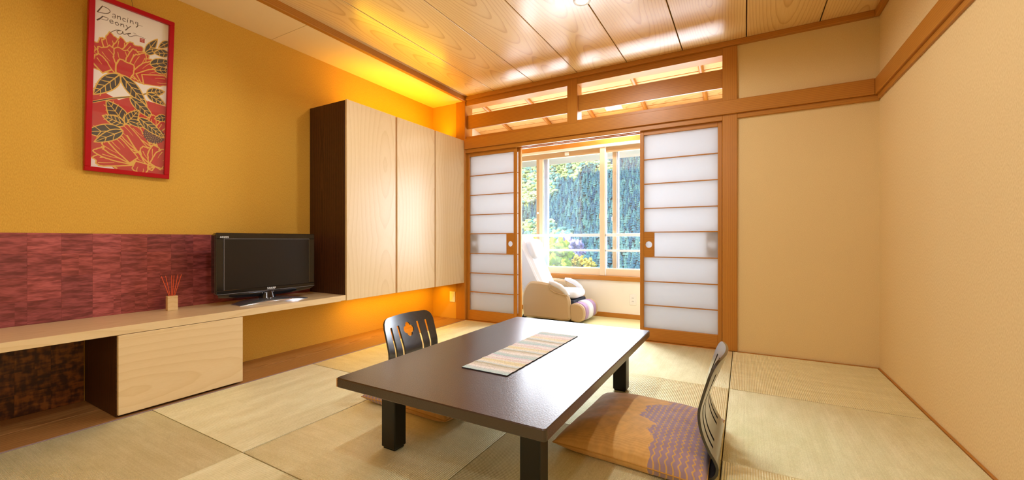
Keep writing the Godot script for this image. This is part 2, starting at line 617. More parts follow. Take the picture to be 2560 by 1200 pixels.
func room():
	var tr: Material = M.trim_wood
	# floor: subfloor, tatami mats, board strip of the alcove
	var fl := struct("floor", bx(XL, XR + 0.12, -0.16, -0.032, -0.95, W + 0.1, 0.0), M.seam_dark, "tatami floor of checkered straw mats with brown boards along the left wall", "floor")
	var ex := [-2.607, -1.767, -0.923, -0.0765, 0.778]
	var ed := [3.588, 2.682, 1.793, 0.905, 0.018, -0.87]
	var shared := {}
	for c in 4:
		for r in 5:
			var along := "d" if (c + r) % 2 == 1 else "x"
			var w: float = ex[c + 1] - ex[c] - 0.005
			var l: float = ed[r] - ed[r + 1] - 0.005
			var key := "%s%d" % [along, c % 2]
			if not shared.has(key): shared[key] = [mat_mesh(w, l, along).mesh(), w, l]
			var o := put("tatami_mat", shared[key][0], M.tatami, fl)
			o.scale = Vector3(w / shared[key][1], 1, l / shared[key][2])
			o.position = P((ex[c] + ex[c + 1]) / 2, -0.0010, (ed[r] + ed[r + 1]) / 2)
	put("edge_strip", bx(-2.616, -2.608, -0.03, 0.001, -0.94, 3.59, 0.001, "d"), M.edge_strip, fl)
	put("edge_strip", bx(0.779, 0.7895, -0.03, 0.004, -0.94, 3.60, 0.001, "d"), tr, fl)
	put("edge_strip", bx(-0.04, 0.789, -0.03, 0.003, 3.590, 3.604, 0.001, "x"), tr, fl)
	put("door_sill", bx(-2.617, -0.1, -0.03, 0.0, 3.589, 3.73, 0.001, "x"), tr, fl)
	for i in 2:
		put("floor_board", bx(XL + 0.001 + i * 0.229, XL + 0.228 + i * 0.229, -0.03, 0.0, -0.94, 3.60, 0.0015, "d"), M.floor_wood, fl)
	put("vinyl_sheet", bx(-3.0, 0.3, -0.03, 0.0, 3.732, W - 0.001, 0.0), M.vinyl_floor, fl)
	# walls with thickness
	struct("wall_left", bx(XL - 0.12, XL, -0.1, 2.6, -1.05, D + 0.12, 0.0), M.amber_tinted_paper, "beige papered wall of the alcove on the left, amber light tinted into its colour", "wall")
	struct("wall_right", bx(XR, XR + 0.12, -0.1, 2.6, -1.05, D + 0.12, 0.0), M.wallpaper, "beige papered wall on the right side of the room", "wall")
	struct("wall_rear", bx(XL, XR, -0.1, 2.6, -1.07, -0.95, 0.0), M.wallpaper, "beige papered wall behind the viewer, across from the sliding doors", "wall")
	struct("wall_back", bx(-0.06, XR, -0.1, 2.6, D + 0.006, D + 0.12, 0.0), M.wallpaper, "beige papered wall right of the sliding doors", "wall")
	struct("wall_alcove_end", bx(XL, -2.70, -0.1, 2.6, D, D + 0.12, 0.0), M.amber_tinted_paper, "narrow yellow lit wall at the far end of the alcove", "wall")
	# ceiling of cedar planks
	var ce := struct("ceiling", bx(XL - 0.12, XR + 0.12, CY + 0.03, CY + 0.2, -1.07, D + 0.12, 0.0), M.seam_dark, "cedar plank ceiling with dark joints, glossy where the window mirrors in it", "ceiling")
	var xs := [-2.62, -2.247, -1.79, -1.338, -0.886, -0.436, 0.014, 0.464, 0.80]
	for i in xs.size() - 1:
		var m := MB.new()
		m.off = Vector2(rng.randf() * 5.0, 0.0)
		var x0: float = xs[i] + 0.0035
		var x1: float = xs[i + 1] - 0.0035
		# v runs 0..1 texture height over the full plank width
		m.off.y = -x0 - rng.randf() * 0.02
		m.box(Vector3(x0, CY, -D), Vector3(x1, CY + 0.02, 0.95), 0.0015, 2)
		put("plank", m, M.ceiling_wood, ce)
	put("alcove_ceiling_panel", bx(XL, -2.64, 2.357, 2.45, -0.95, 1.777, 0.001), M.alcove_ceiling, ce)
	put("alcove_ceiling_panel", bx(XL, -2.64, 2.357, 2.45, 1.779, D, 0.001), M.alcove_ceiling, ce)
	# cornice (crown) strips
	struct("trim_1", bx(-2.605, XR - 0.03, 2.361, CY, D - 0.03, D + 0.02, 0.002, "x"), tr, "wooden cornice strip under the ceiling above the sliding doors", "trim")
	struct("trim_2", bx(XR - 0.03, XR, 2.361, CY, -0.95, D, 0.002, "d"), tr, "wooden cornice strip under the ceiling along the right wall", "trim")
	struct("trim_3", bx(-2.643, -2.605, 2.351, CY + 0.01, -0.95, D + 0.02, 0.002, "d"), tr, "dark wooden cornice strip between the planks and the alcove ceiling", "trim")
	# posts
	struct("trim_4", bx(-2.738, -2.615, 0.0, 2.356, D - 0.018, D + 0.12, 0.003, "y"), tr, "wooden post between the alcove and the left paper door", "post")
	struct("trim_5", bx(-0.149, -0.046, 0.0, 2.361, D - 0.012, D + 0.12, 0.003, "y"), tr, "wooden post between the right paper door and the beige wall", "post")
	# picture rails
	struct("trim_6", bx(-2.615, XR - 0.03, 1.834, 1.941, D - 0.032, D + 0.002, 0.003, "x"), tr, "horizontal wooden beam across the wall above the sliding doors", "beam")
	struct("trim_7", bx(XR - 0.03, XR, 1.834, 1.941, -0.95, D, 0.003, "d"), tr, "horizontal wooden beam running along the right wall", "beam")
	struct("trim_8", bx(-0.046, XR - 0.002, 1.798, 1.834, D - 0.012, D + 0.01, 0.002, "x"), tr, "thin wooden strip below the beam right of the post", "trim")
	struct("trim_9", bx(XR - 0.014, XR, 1.803, 1.834, -0.95, D - 0.012, 0.002, "d"), tr, "thin wooden strip below the beam on the right wall", "trim")

func downlights():
	var warm := col(250, 252, 255)
	var g := glow("downlight_glow", col(255, 244, 225), 3.0)
	for p in [[-0.908, 2.515, 1.0], [-0.908, 0.75, 1.2], [-0.1, -0.35, 0.9]]:
		var t := thing("ceiling_downlight", ["round white ceiling downlight set in the cedar planks, cut by the top edge", "round white ceiling downlight above the near end of the low table, out of the picture", "round white ceiling downlight behind the viewer"][taken.get("ceiling_downlight", -1) + 1], "light", "recessed ceiling lights")
		t.position = P(p[0], CY, p[1])
		var m := MB.new()
		m.lathe([Vector2(0.040, -0.001), Vector2(0.044, -0.006), Vector2(0.054, -0.005), Vector2(0.056, 0.0), Vector2(0.056, 0.004)], Vector3.ZERO, 36)
		put("rim", m, M.white_plastic, t)
		m = MB.new()
		m.lathe([Vector2(0.0005, -0.014), Vector2(0.018, -0.012), Vector2(0.033, -0.007), Vector2(0.041, 0.0)], Vector3.ZERO, 32)
		put("bulb", m, g, t)
		spot(P(p[0], CY - 0.035, p[1]), p[2], warm, 88.0, 0.05)

func ranma_and_doors():
	var tr: Material = M.trim_wood
	# head track with two grooves
	var m = bx(-2.615, -0.149, 1.795, 1.834, D - 0.012, D + 0.012, 0.001, "x")
	bx(-2.615, -0.149, 1.795, 1.834, D + 0.048, D + 0.056, 0.001, "x", m)
	bx(-2.615, -0.149, 1.795, 1.834, D + 0.092, D + 0.12, 0.001, "x", m)
	bx(-2.615, -0.149, 1.812, 1.836, D + 0.012, D + 0.092, 0.0, "x", m)
	bx(-2.615, -0.149, 1.834, 1.945, D + 0.002, D + 0.12, 0.0, "x", m)
	struct("trim_10", m, tr, "grooved wooden head track over the sliding paper doors", "trim")
	# transom
	var t := thing("transom", "open wooden transom of two wide boards above the sliding doors", "transom", "", "structure")
	put("sill", bx(-2.615, -0.149, 1.945, 1.972, D - 0.002, D + 0.12, 0.001, "x"), tr, t)
	put("top_rail", bx(-2.615, -0.149, 2.305, 2.361, D - 0.004, D + 0.12, 0.001, "x"), tr, t)
	put("middle_post", bx(-1.445, -1.345, 1.945, 2.361, D - 0.008, D + 0.11, 0.002, "y"), tr, t)
	put("board", bx(-2.613, -1.445, 2.060, 2.207, D + 0.02, D + 0.045, 0.002, "x"), tr, t)
	put("board", bx(-1.345, -0.150, 2.060, 2.207, D + 0.02, D + 0.045, 0.002, "x"), tr, t)
	put("wall_filler", bx(-2.615, -0.149, 2.361, 2.58, D + 0.02, D + 0.12, 0.0, "x"), M.wallpaper, t)
	# four sliding doors, two on each side, one behind the other
	door(-2.613, -2.004, D + 0.016, true, "front paper sliding door on the left beside the wall cabinet, finger pull at its right edge")
	door(-2.60, -1.969, D + 0.0475, false, "rear paper sliding door on the left, mostly hidden behind the front one")
	door(-0.783, -0.151, D + 0.016, false, "front paper sliding door on the right beside the post, finger pull at its left edge")
	door(-0.775, -0.150, D + 0.0475, true, "rear paper sliding door on the right, showing faintly through the front one")

func door(x0: float, x1: float, d0: float, pull_right: bool, label: String):
	var tr: Material = M.trim_wood
	var n: int = taken.get("door_count", 0) + 1
	taken["door_count"] = n
	var t := thing("door_%d" % n, label, "sliding door", "sliding paper doors", "structure")
	var d1 := d0 + 0.030
	put("stile", bx(x0, x0 + 0.031, 0.002, 1.800, d0, d1, 0.002, "y"), tr, t)
	put("stile", bx(x1 - 0.031, x1, 0.002, 1.800, d0, d1, 0.002, "y"), tr, t)
	var a := x0 + 0.031
	var b := x1 - 0.031
	put("bottom_rail", bx(a, b, 0.002, 0.108, d0, d1, 0.002, "x"), tr, t)
	put("top_rail", bx(a, b, 1.758, 1.800, d0, d1, 0.002, "x"), tr, t)
	var ys := [0.108, 0.303, 0.506, 0.715, 0.927, 1.130, 1.340, 1.549, 1.758]
	for i in range(1, 8):
		put("lattice_bar", bx(a, b, ys[i] - 0.004, ys[i] + 0.004, d0 + 0.003, d0 + 0.018, 0.001, "x"), tr, t)
	# pull block with a round hole
	var px0 := b - 0.083 if pull_right else a
	var px1 := b if pull_right else a + 0.083
	var c := Vector2((px0 + px1) / 2, 0.821)
	var pb := MB.new()
	var sq := [Vector2(px1, ys[4] - 0.004), Vector2(px0, ys[4] - 0.004), Vector2(px0, ys[3] + 0.004), Vector2(px1, ys[3] + 0.004)]
	var N := 48
	pb.off = Vector2(rng.randf() * 4, rng.randf() * 4)
	for dd in [d0 + 0.004, d0 + 0.016]:
		for i in N:
			var q := []
			for k in [i, i + 1]:
				var an: float = TAU * k / N
				var dir := Vector2(cos(an), sin(an))
				var s: float = min(absf((px1 - px0) / 2 / dir.x) if absf(dir.x) > 1e-6 else 9.0, absf(((ys[4] - ys[3] - 0.008) / 2) / dir.y) if absf(dir.y) > 1e-6 else 9.0)
				q.append(c + dir * 0.028)
				q.append(Vector2(c.x, (ys[3] + ys[4]) / 2) + dir * s)
			var z := []
			for e in [q[0], q[1], q[3], q[2]]: z.append(P(e.x, e.y, dd))
			if dd > d0 + 0.01: z.reverse()
			pb.quad(z[0], z[1], z[2], z[3])
	for i in N:
		var e0 := c + Vector2(cos(TAU * i / N), sin(TAU * i / N)) * 0.028
		var e1 := c + Vector2(cos(TAU * (i + 1) / N), sin(TAU * (i + 1) / N)) * 0.028
		pb.quad(P(e1.x, e1.y, d0 + 0.004), P(e0.x, e0.y, d0 + 0.004), P(e0.x, e0.y, d0 + 0.016), P(e1.x, e1.y, d0 + 0.016))
	var pul := put("finger_pull", pb, tr, t)
	put("block_edge", bx(px0 - 0.004 if pull_right else px1, px0 if pull_right else px1 + 0.004, ys[3] + 0.004, ys[4] - 0.004, d0 + 0.004, d0 + 0.017, 0.0005, "y"), tr, pul)
	for i in 8:
		put("paper_pane", bx(a - 0.004, b + 0.004, ys[i], ys[i + 1], d0 + 0.0185, d0 + 0.0190, 0.0, "x"), M.paper, t)

func sunroom():
	var tr: Material = M.trim_wood
	var sa: Material = M.sash
	struct("wall_window", bx(-3.1, 0.4, -0.1, 0.41, W, W + 0.14, 0.0), M.white_wall, "cream wall of the sun-room below the window", "wall")
	struct("wall_window_head", bx(-3.1, 0.4, 1.935, 2.6, W, W + 0.14, 0.0), M.white_wall, "cream wall of the sun-room above the window", "wall")
	struct("wall_sunroom_left", bx(-3.12, -3.0, -0.1, 2.6, D + 0.12, W, 0.0), M.white_wall, "cream end wall of the sun-room on the left, hidden by the paper doors", "wall")
	struct("wall_sunroom_right", bx(0.3, 0.42, -0.1, 2.6, D + 0.12, W, 0.0), M.white_wall, "cream end wall of the sun-room on the right, hidden by the beige wall", "wall")
	struct("wall_sunroom_inner", bx(0.0, 0.3, -0.1, 2.6, D + 0.12, D + 0.13, 0.0), M.white_wall, "cream inner wall of the sun-room behind the beige wall", "wall")
	struct("baseboard_window", bx(-3.0, 0.3, 0.0, 0.051, W - 0.012, W, 0.002, "x"), tr, "orange wooden baseboard under the sun-room window", "baseboard")
	struct("trim_11", bx(-3.0, 0.3, 0.409, 0.458, W - 0.03, W + 0.14, 0.003, "x"), tr, "orange wooden window sill of the sun-room", "sill")
	struct("trim_12", bx(-3.0, 0.3, 1.937, 2.20, W - 0.008, W + 0.01, 0.002, "x"), M.lintel, "golden wooden board on the wall above the sun-room window", "trim")
	# window: fixed frame, sashes, panes
	var w := thing("window_1", "wide sun-room window with pale wooden sashes looking onto the forested hillside", "window", "", "structure")
	put("bottom_rail", bx(-3.0, -1.42, 0.458, 0.536, W + 0.012, W + 0.05, 0.003, "x"), sa, w)
	put("bottom_rail", bx(-1.36, 0.3, 0.458, 0.536, W + 0.012, W + 0.05, 0.003, "x"), sa, w)
	put("head_rail", bx(-3.0, 0.3, 1.845, 1.935, W + 0.01, W + 0.05, 0.003, "x"), M.sash_dark, w)  # darker sash tone puts the shade at the head into its colour
	put("head_rail", bx(-3.0, 0.3, 1.905, 1.936, W - 0.02, W + 0.01, 0.003, "x"), M.white_wall, w)
	put("mullion", bx(-1.419, -1.362, 0.46, 1.935, W - 0.01, W + 0.05, 0.003, "y"), sa, w)
	put("mullion_edge", bx(-1.362, -1.352, 0.46, 1.935, W - 0.004, W + 0.05, 0.002, "y"), M.aluminium, w)
	put("sash_stile", bx(-2.224, -2.192, 0.53, 1.85, W + 0.012, W + 0.045, 0.002, "y"), M.sash_dark, w)
	put("sash_stile", bx(-2.190, -2.140, 0.53, 1.85, W + 0.014, W + 0.045, 0.002, "y"), sa, w)
	put("screen_stile", bx(-2.140, -2.092, 0.53, 1.85, W + 0.05, W + 0.08, 0.002, "y"), M.screen_frame, w)
	put("screen_stile", bx(-2.092, -2.083, 0.53, 1.85, W + 0.05, W + 0.08, 0.002, "y"), M.aluminium, w)
	put("sash_stile", bx(-1.289, -1.246, 0.53, 1.85, W + 0.045, W + 0.08, 0.002, "y"), M.sash_dark, w)
	put("screen_stile", bx(-1.244, -1.238, 0.53, 1.85, W + 0.045, W + 0.08, 0.001, "y"), M.aluminium, w)
	put("screen_stile", bx(-1.230, -1.222, 0.53, 1.85, W + 0.045, W + 0.08, 0.001, "y"), M.aluminium, w)
	put("screen_stile", bx(-1.238, -1.230, 0.53, 1.85, W + 0.05, W + 0.078, 0.001, "y"), M.screen_frame, w)
	put("bright_sill_line", bx(-2.083, -1.42, 0.536, 0.544, W + 0.02, W + 0.05, 0.001, "x"), M.aluminium, w)
	put("bright_sill_line", bx(-1.352, 0.3, 0.536, 0.544, W + 0.02, W + 0.05, 0.001, "x"), M.aluminium, w)
	for a in [[-3.0, -2.224], [-2.19, -1.42], [-1.36, -0.5], [-0.5, 0.3]]:
		put("pane", bx(a[0], a[1], 0.53, 1.85, W + 0.034, W + 0.036, 0.0), M.glass, w)
	var m := MB.new()
	m.pillow(P(-2.2, 1.19, W + 0.004), Vector3(0.013, 0.013, 0.012), 1.0, 1.0, 16, 10)
	put("lock_knob", m, M.white_plastic, w)
	put("latch", bx(-1.846, -1.796, 1.86, 1.895, W - 0.004, W + 0.012, 0.002), M.white_plastic, w)
	put("pull", bx(-1.432, -1.42, 1.10, 1.16, W + 0.0, W + 0.02, 0.002), M.sash_dark, w)
	put("pull", bx(-1.297, -1.291, 1.08, 1.12, W + 0.03, W + 0.05, 0.001), M.aluminium, w)
	for a in [[0.899, 0.932, "upper white guard rail across the sun-room window"], [0.730, 0.753, "lower white guard rail across the sun-room window"]]:
		tag(put(numbered("guard_rail"), bx(-3.0, 0.3, a[0], a[1], W - 0.004, W + 0.008, 0.003, "x"), M.aluminium), a[2], "rail", "guard rails of the window")
	# wall socket
	var s := thing("wall_outlet", "white double wall outlet low on the cream wall under the window", "outlet")
	s.position = P(-1.049, 0.212, W)
	put("plate", bx(-0.036, 0.036, -0.06, 0.06, 0.0 - 0.008, 0.0, 0.003), M.white_plastic, s)
	put("cover", bx(-0.02, 0.02, -0.035, 0.035, -0.011, -0.008, 0.002), M.white_plastic, s)
	for y in [-0.018, 0.018]:
		for x in [-0.008, 0.006]:
			put("slot", bx(x - 0.0016, x + 0.0016, y - 0.005, y + 0.005, -0.0118, -0.0108, 0.0), M.slot_dark, s)
	# sloping board ceiling with round rafters
	var sl := func(d: float) -> float: return 2.41 - 0.2 * (d - 3.7)
	var poly := PackedVector2Array([Vector2(-(W + 0.14), sl.call(W + 0.14)), Vector2(-(D + 0.12), sl.call(D + 0.12)), Vector2(-(D + 0.12), 2.62), Vector2(-(W + 0.14), 2.62)])
	var ce := MB.new()
	ce.extrude(poly, -0.4, 3.1, 0.0, Basis(Vector3(0, 0, 1), Vector3(0, 1, 0), Vector3(-1, 0, 0)))
	var cn := struct("ceiling_sunroom", ce, M.seam_dark, "sloping plank ceiling of the sun-room, seen through the transom", "ceiling")
	var th := atan(0.2)
	var bs := Basis(Vector3.RIGHT, -th)
	for i in 4:
		var q := MB.new()
		q.off = Vector2(rng.randf() * 5, rng.randf())
		q.box(Vector3(-1.7, -0.012, -0.112), Vector3(1.7, 0.0, 0.112), 0.0015, 0)
		var o := put("plank", q, M.engawa_wood, cn)
		var dd := 3.725 + 0.115 + i * 0.228
		o.transform = Transform3D(bs, P(-1.35, sl.call(dd) - 0.001, dd))
	for x in [-2.54, -2.0, -1.463, -0.9, -0.327, 0.2]:
		m = MB.new()
		m.tube([P(x, sl.call(3.73) - 0.03, 3.73), P(x, sl.call(W) - 0.03, W)], 0.021, 14)
		put("rafter", m, tr, cn)
	# flush lamp in the slope
	var lt := thing("recessed_lamp", "small rectangular recessed lamp glowing in the sun-room ceiling behind the transom", "light")
	lt.transform = Transform3D(bs, P(-1.21, sl.call(4.33) - 0.014, 4.33))
	m = MB.new()
	for a in [[-0.09, -0.08, -0.045, 0.045], [0.08, 0.09, -0.045, 0.045], [-0.08, 0.08, -0.045, -0.037], [-0.08, 0.08, 0.037, 0.045]]:
		m.box(Vector3(a[0], -0.006, a[2]), Vector3(a[1], 0.0, a[3]), 0.001)
	put("frame", m, M.white_plastic, lt)
	m = MB.new()
	m.box(Vector3(-0.08, -0.003, -0.037), Vector3(0.08, 0.0, 0.037), 0.0)
	put("diffuser", m, glow("recessed_glow", col(255, 236, 200), 4.0), lt)
	spot(P(-1.21, sl.call(4.33) - 0.05, 4.33), 0.6, col(244, 248, 255), 80.0, 0.06)
	# eaves outside
	var ea := MB.new()
	ea.extrude(PackedVector2Array([Vector2(-5.6, 1.98), Vector2(-(W + 0.14), 2.12), Vector2(-(W + 0.14), 2.62), Vector2(-5.6, 2.1)]), -1.2, 4.4, 0.004, Basis(Vector3(0, 0, 1), Vector3(0, 1, 0), Vector3(-1, 0, 0)))
	tag(put("eaves", ea, M.white_wall), "pale underside of the roof eaves outside above the window", "eaves", "", "structure")
	# roof keeps daylight out of the loft
	tag(put("roof", bx(-3.4, 1.2, 2.62, 2.72, -1.2, W + 0.2, 0.01), M.seam_dark), "dark roof deck over both rooms, out of view", "roof", "", "structure")

func alcove():
	var mp: Material = M.maple
	var dk: Material = M.dark_side
	# foil covered band on the wall and in the niche
	var band := thing("wall_band", "burgundy brushed foil squares covering the wall behind the television", "wall panel")
	var y0 := 0.441
	var sz := 0.1165
	for r in 4:
		for c in range(-8, 18):
			var d0 := 0.577 + (c - 4) * sz - (0.058 if false else 0.0)
			var d1 := minf(d0 + sz, 2.085)
			if d0 > 2.08 or d1 < -0.4: continue
			var t1 := minf(y0 + (r + 1) * sz, 0.895)
			put("foil_square", bx(XL + 0.001, XL + 0.0035 + rng.randf() * 0.0006, y0 + r * sz, t1, d0, d1, 0.0004, "d"), M["foil_%d" % rng.randi_range(0, 3)], band)
	var nic := thing("niche_back", "dark brown foil squares at the back of the open niche under the shelf", "wall panel")
	for r in 4:
		for c in 9:
			var d1 := 0.776 - c * 0.12
			var t1 := minf(0.001 + (r + 1) * 0.108, 0.40)
			put("foil_square", bx(XL + 0.001, XL + 0.0055 + rng.randf() * 0.0006, 0.001 + r * 0.108, t1, d1 - 0.12, d1, 0.0004, "y"), M["niche_%d" % rng.randi_range(0, 2)], nic)
	# long shelf
	var sh := thing("wall_shelf", "long pale maple shelf running along the left wall below the foil band", "shelf")
	put("board", bx(XL + 0.004, -2.632, 0.402, 0.441, -0.9, 2.085, 0.002, "d"), mp, sh)
	put("front_lip", bx(-2.632, -2.624, 0.401, 0.4415, -0.9, 2.035, 0.001, "d"), mp, sh)
	# low cabinet beneath it
	var lc := thing("low_cabinet", "low cabinet with one plain maple flap door under the wall shelf", "cabinet")
	put("side_panel", bx(XL + 0.006, -2.648, 0.001, 0.401, 0.779, 0.797, 0.001, "y"), dk, lc)
	put("side_panel", bx(XL + 0.006, -2.648, 0.001, 0.401, 1.327, 1.345, 0.001, "y"), mp, lc)
	put("bottom_panel", bx(XL + 0.006, -2.65, 0.001, 0.02, 0.797, 1.327, 0.001, "d"), dk, lc)
	put("door", bx(-2.642, -2.623, 0.012, 0.3985, 0.781, 1.345, 0.002, "d"), mp, lc)
	put("door_backing", bx(-2.648, -2.643, 0.006, 0.4, 0.779, 1.345, 0.0, "d"), dk, lc)
	# tall hung cabinet, three doors
	var wc := thing("wall_cabinet", "tall hung cabinet with three pale maple doors and a dark side", "cabinet")
	put("side_panel", bx(XL + 0.003, -2.650, 0.405, 1.928, 2.087, 2.106, 0.001, "y"), dk, wc)
	put("carcass", bx(XL + 0.003, -2.655, 0.405, 1.928, 2.107, 3.592, 0.001, "y"), M.dark_side, wc)
	var e := [2.089, 2.592, 2.611, 3.106, 3.122, 3.601]
	for i in 3:
		put("door", bx(-2.648, -2.628, 0.400, 1.932, e[i * 2], e[i * 2 + 1], 0.002, "y"), mp, wc)
	for i in 2:
		put("joint", bx(-2.653, -2.645, 0.402, 1.93, e[i * 2 + 1], e[i * 2 + 2], 0.0, "y"), M.trim_wood, wc)
	# concealed amber strip lamps above and below the cabinet
	var amber := col(255, 192, 12)
	var ga := glow("amber_glow", amber, 2.0)
	for s in 2:
		var lamp := thing("strip_light", ["amber strip lamp hidden on top of the wall cabinet", "amber strip lamp hidden under the wall cabinet"][s], "light", "amber strip lamps")
		var y := 1.945 if s == 0 else 0.385
		lamp.position = P(-2.86 if s == 0 else -2.90, y, 2.95)
		var k := 1.0 if s == 0 else -1.0
		put("housing", bx(-0.03, 0.03, -0.017 if s == 0 else 0.0, 0.0 if s == 0 else 0.02, -0.6, 0.6, 0.002, "d"), M.white_plastic, lamp)
		var m := MB.new()
		m.tube([P(0, 0.012 * k, -0.58), P(0, 0.012 * k, 0.58)], 0.011, 12)
		put("tube", m, ga, lamp)
		var l := AreaLight3D.new()
		l.name = "strip_glow"
		l.area_size = Vector2(0.05, 1.16)
		l.light_color = amber
		l.light_energy = [0.66, 0.45][s]
		l.shadow_enabled = true
		l.area_range = 8.0
		l.area_attenuation = 2.0
		l.position = Vector3(0, 0.03 * k, 0)
		l.rotation.x = PI / 2 * k
		lamp.add_child(l)
	# television
	television()
	diffuser()
	picture()
	var o := thing("light_switch", "cream switch plate on the yellow alcove end wall beside the post", "switch")
	o.position = P(-2.796, 0.236, D)
	put("plate", bx(-0.037, 0.037, -0.058, 0.058, -0.008, 0.0, 0.003), M.white_plastic, o)
	put("rocker", bx(-0.018, 0.018, -0.036, 0.036, -0.011, -0.008, 0.002), M.white_plastic, o)

func letters(s: String, at: Vector3, turn: Basis, height: float, m: Material, parent: Node, bold := false) -> MeshInstance3D:
	var t := TextMesh.new()
	var f := SystemFont.new()
	f.font_names = PackedStringArray(["Droid Sans"])
	if bold: f.font_weight = 700
	t.font = f
	t.text = s
	t.font_size = 32
	t.pixel_size = height / 24.0
	t.depth = 0.0006
	var o := MeshInstance3D.new()
	o.name = "lettering"
	o.mesh = t
	o.material_override = m
	o.transform = Transform3D(turn, at)
	parent.add_child(o, true)
	return o

func television():
	var t := thing("television", "black flat screen television with glossy bezel standing on the shelf", "television")
	t.position = P(-2.83, 0.441, 1.625)
	t.rotation.y = deg_to_rad(90.0 - 2.2)
	# local: x to the right as seen from the front, y up, z towards the viewer
	var w := 0.325
	var m := MB.new()
	m.box(Vector3(-w, 0.075, -0.075), Vector3(w, 0.462, -0.004), 0.014, 0)
	put("back_shell", m, M.tv_black, t)
	# bezel: bars bowed forward
	m = MB.new()
	m.box(Vector3(-w, 0.425, -0.012), Vector3(w, 0.464, 0.004), 0.004, 0)
	m.box(Vector3(-w, 0.077, -0.012), Vector3(w, 0.103, 0.006), 0.004, 0)
	m.box(Vector3(-w, 0.10, -0.012), Vector3(-w + 0.043, 0.43, 0.004), 0.004, 1)
	m.box(Vector3(w - 0.043, 0.10, -0.012), Vector3(w, 0.43, 0.004), 0.004, 1)
	var bez := put("bezel", m, M.tv_black, t)
	# chin that sweeps back below the bezel
	var pts := []
	for i in 9:
		var row := []
		var u := float(i) / 8 * 2 - 1
		for j in 7:
			var q := float(j) / 6
			row.append(Vector3(u * (w - 0.004 - 0.02 * q), 0.080 - 0.043 * q * (1.0 - 0.35 * u * u), 0.005 - 0.035 * q * q))
		pts.append(row)
	m = MB.new()
	m.grid(pts, false, false, null, true)
	put("chin", m, M.tv_black, t)
	m = MB.new()
	m.box(Vector3(-w + 0.043, 0.102, -0.006), Vector3(w - 0.043, 0.427, 0.0), 0.0, 0)
	put("screen", m, M.tv_screen, t)
	m = MB.new()
	for b in [[-w + 0.043, 0.4255, w - 0.043, 0.427], [-w + 0.043, 0.102, -w + 0.0445, 0.427]]:
		m.box(Vector3(b[0], b[1], 0.0), Vector3(b[2], b[3], 0.0048), 0.0)
	m.box(Vector3(-w + 0.004, 0.0775, 0.004), Vector3(w - 0.004, 0.079, 0.0066), 0.0)
	put("trim_line", m, M.tv_line, bez)
	letters("AQUOS", Vector3(-w + 0.046, 0.4375, 0.0042), Basis.IDENTITY, 0.011, M.logo_white, bez, true)
	letters("SHARP", Vector3(0.008, 0.0905, 0.0062), Basis.IDENTITY, 0.014, M.logo_white, bez, true)
	m = MB.new()
	for k in 5: m.pillow(Vector3(-0.05 + k * 0.018, 0.062 + (0.004 if k == 4 else 0.0), 0.0022), Vector3(0.003, 0.0016, 0.0014), 1, 1, 10, 6)
	put("indicator", m, M.logo_white, t)
	m = MB.new()
	m.tube([Vector3(0, 0.02, -0.035), Vector3(0, 0.08, -0.04)], [0.055, 0.04], 20)
	put("neck", m, M.tv_black, t)
	# stand: an arched chrome plate
	pts = []
	for i in 25:
		var u := float(i) / 24 * 2 - 1
		var arch := 0.004 + 0.022 * (1 - u * u)
		var half := 0.06 + 0.055 * (1 - u * u)
		var x := u * 0.225
		var row := []
		for k in [[-1.0, 0.0], [-1.0, 0.7], [-0.9, 1.0], [0.0, 1.05], [0.9, 1.0], [1.0, 0.7], [1.0, 0.0]]:
			row.append(Vector3(x, arch * k[1] * 1.0 + (0.0 if k[1] > 0 else 0.0), 0.02 + half * k[0]))
		pts.append(row)
	m = MB.new()
	m.grid(pts, false, false, null, true)
	for e in [0, 24]:
		for k in 5:
			if e == 0: m.tri(pts[e][0], pts[e][k + 2], pts[e][k + 1])
			else: m.tri(pts[e][0], pts[e][k + 1], pts[e][k + 2])
	put("stand", m, M.chrome, t)

func diffuser():
	var t := thing("reed_diffuser", "small square ivory block with six orange reeds fanned out on the shelf", "diffuser")
	t.position = P(-2.975, 0.441, 1.127)
	t.rotation.y = deg_to_rad(90 - 8)
	var m := MB.new()
	m.box(Vector3(-0.0245, 0.0, -0.021), Vector3(0.0245, 0.073, 0.021), 0.0015, 0)
	put("body", m, M.ivory_block, t)
	m = MB.new()
	m.box(Vector3(-0.0245, 0.0745, -0.021), Vector3(0.0245, 0.086, 0.021), 0.0015, 0)
	m.box(Vector3(-0.0235, 0.072, -0.02), Vector3(0.0235, 0.076, 0.02), 0.0)
	put("lid", m, M.ivory_block, t)
	var tips := [[-0.050, 0.205, 0.006], [-0.028, 0.206, -0.006], [-0.002, 0.208, 0.004], [0.011, 0.207, -0.004], [0.027, 0.211, 0.006], [0.047, 0.210, -0.006]]
	for i in 6:
		m = MB.new()
		m.tube([Vector3(-0.008 + i * 0.0035, 0.07, tips[i][2] * 0.3), Vector3(tips[i][0], tips[i][1], tips[i][2])], 0.0016, 8)
		put("reed", m, M.reed, t)

# ---- the framed flower print, drawn as flat print on a sheet
var img: Image
func fill(pts: Array, c: Color):
	var lo := 1e9
	var hi := -1e9
	for p in pts:
		lo = min(lo, p.y)
		hi = max(hi, p.y)
	var n := pts.size()
	for y in range(max(0, int(lo)), min(img.get_height() - 1, int(hi) + 1) + 1):
		var xs := []
		var yy := y + 0.5
		for i in n:
			var a: Vector2 = pts[i]
			var b: Vector2 = pts[(i + 1) % n]
			if (a.y <= yy) != (b.y <= yy): xs.append(a.x + (yy - a.y) / (b.y - a.y) * (b.x - a.x))
		xs.sort()
		for k in range(0, xs.size() - 1, 2):
			var x0: int = max(0, int(round(xs[k])))
			var x1: int = min(img.get_width(), int(round(xs[k + 1])))
			if x1 > x0: img.fill_rect(Rect2i(x0, y, x1 - x0, 1), c)

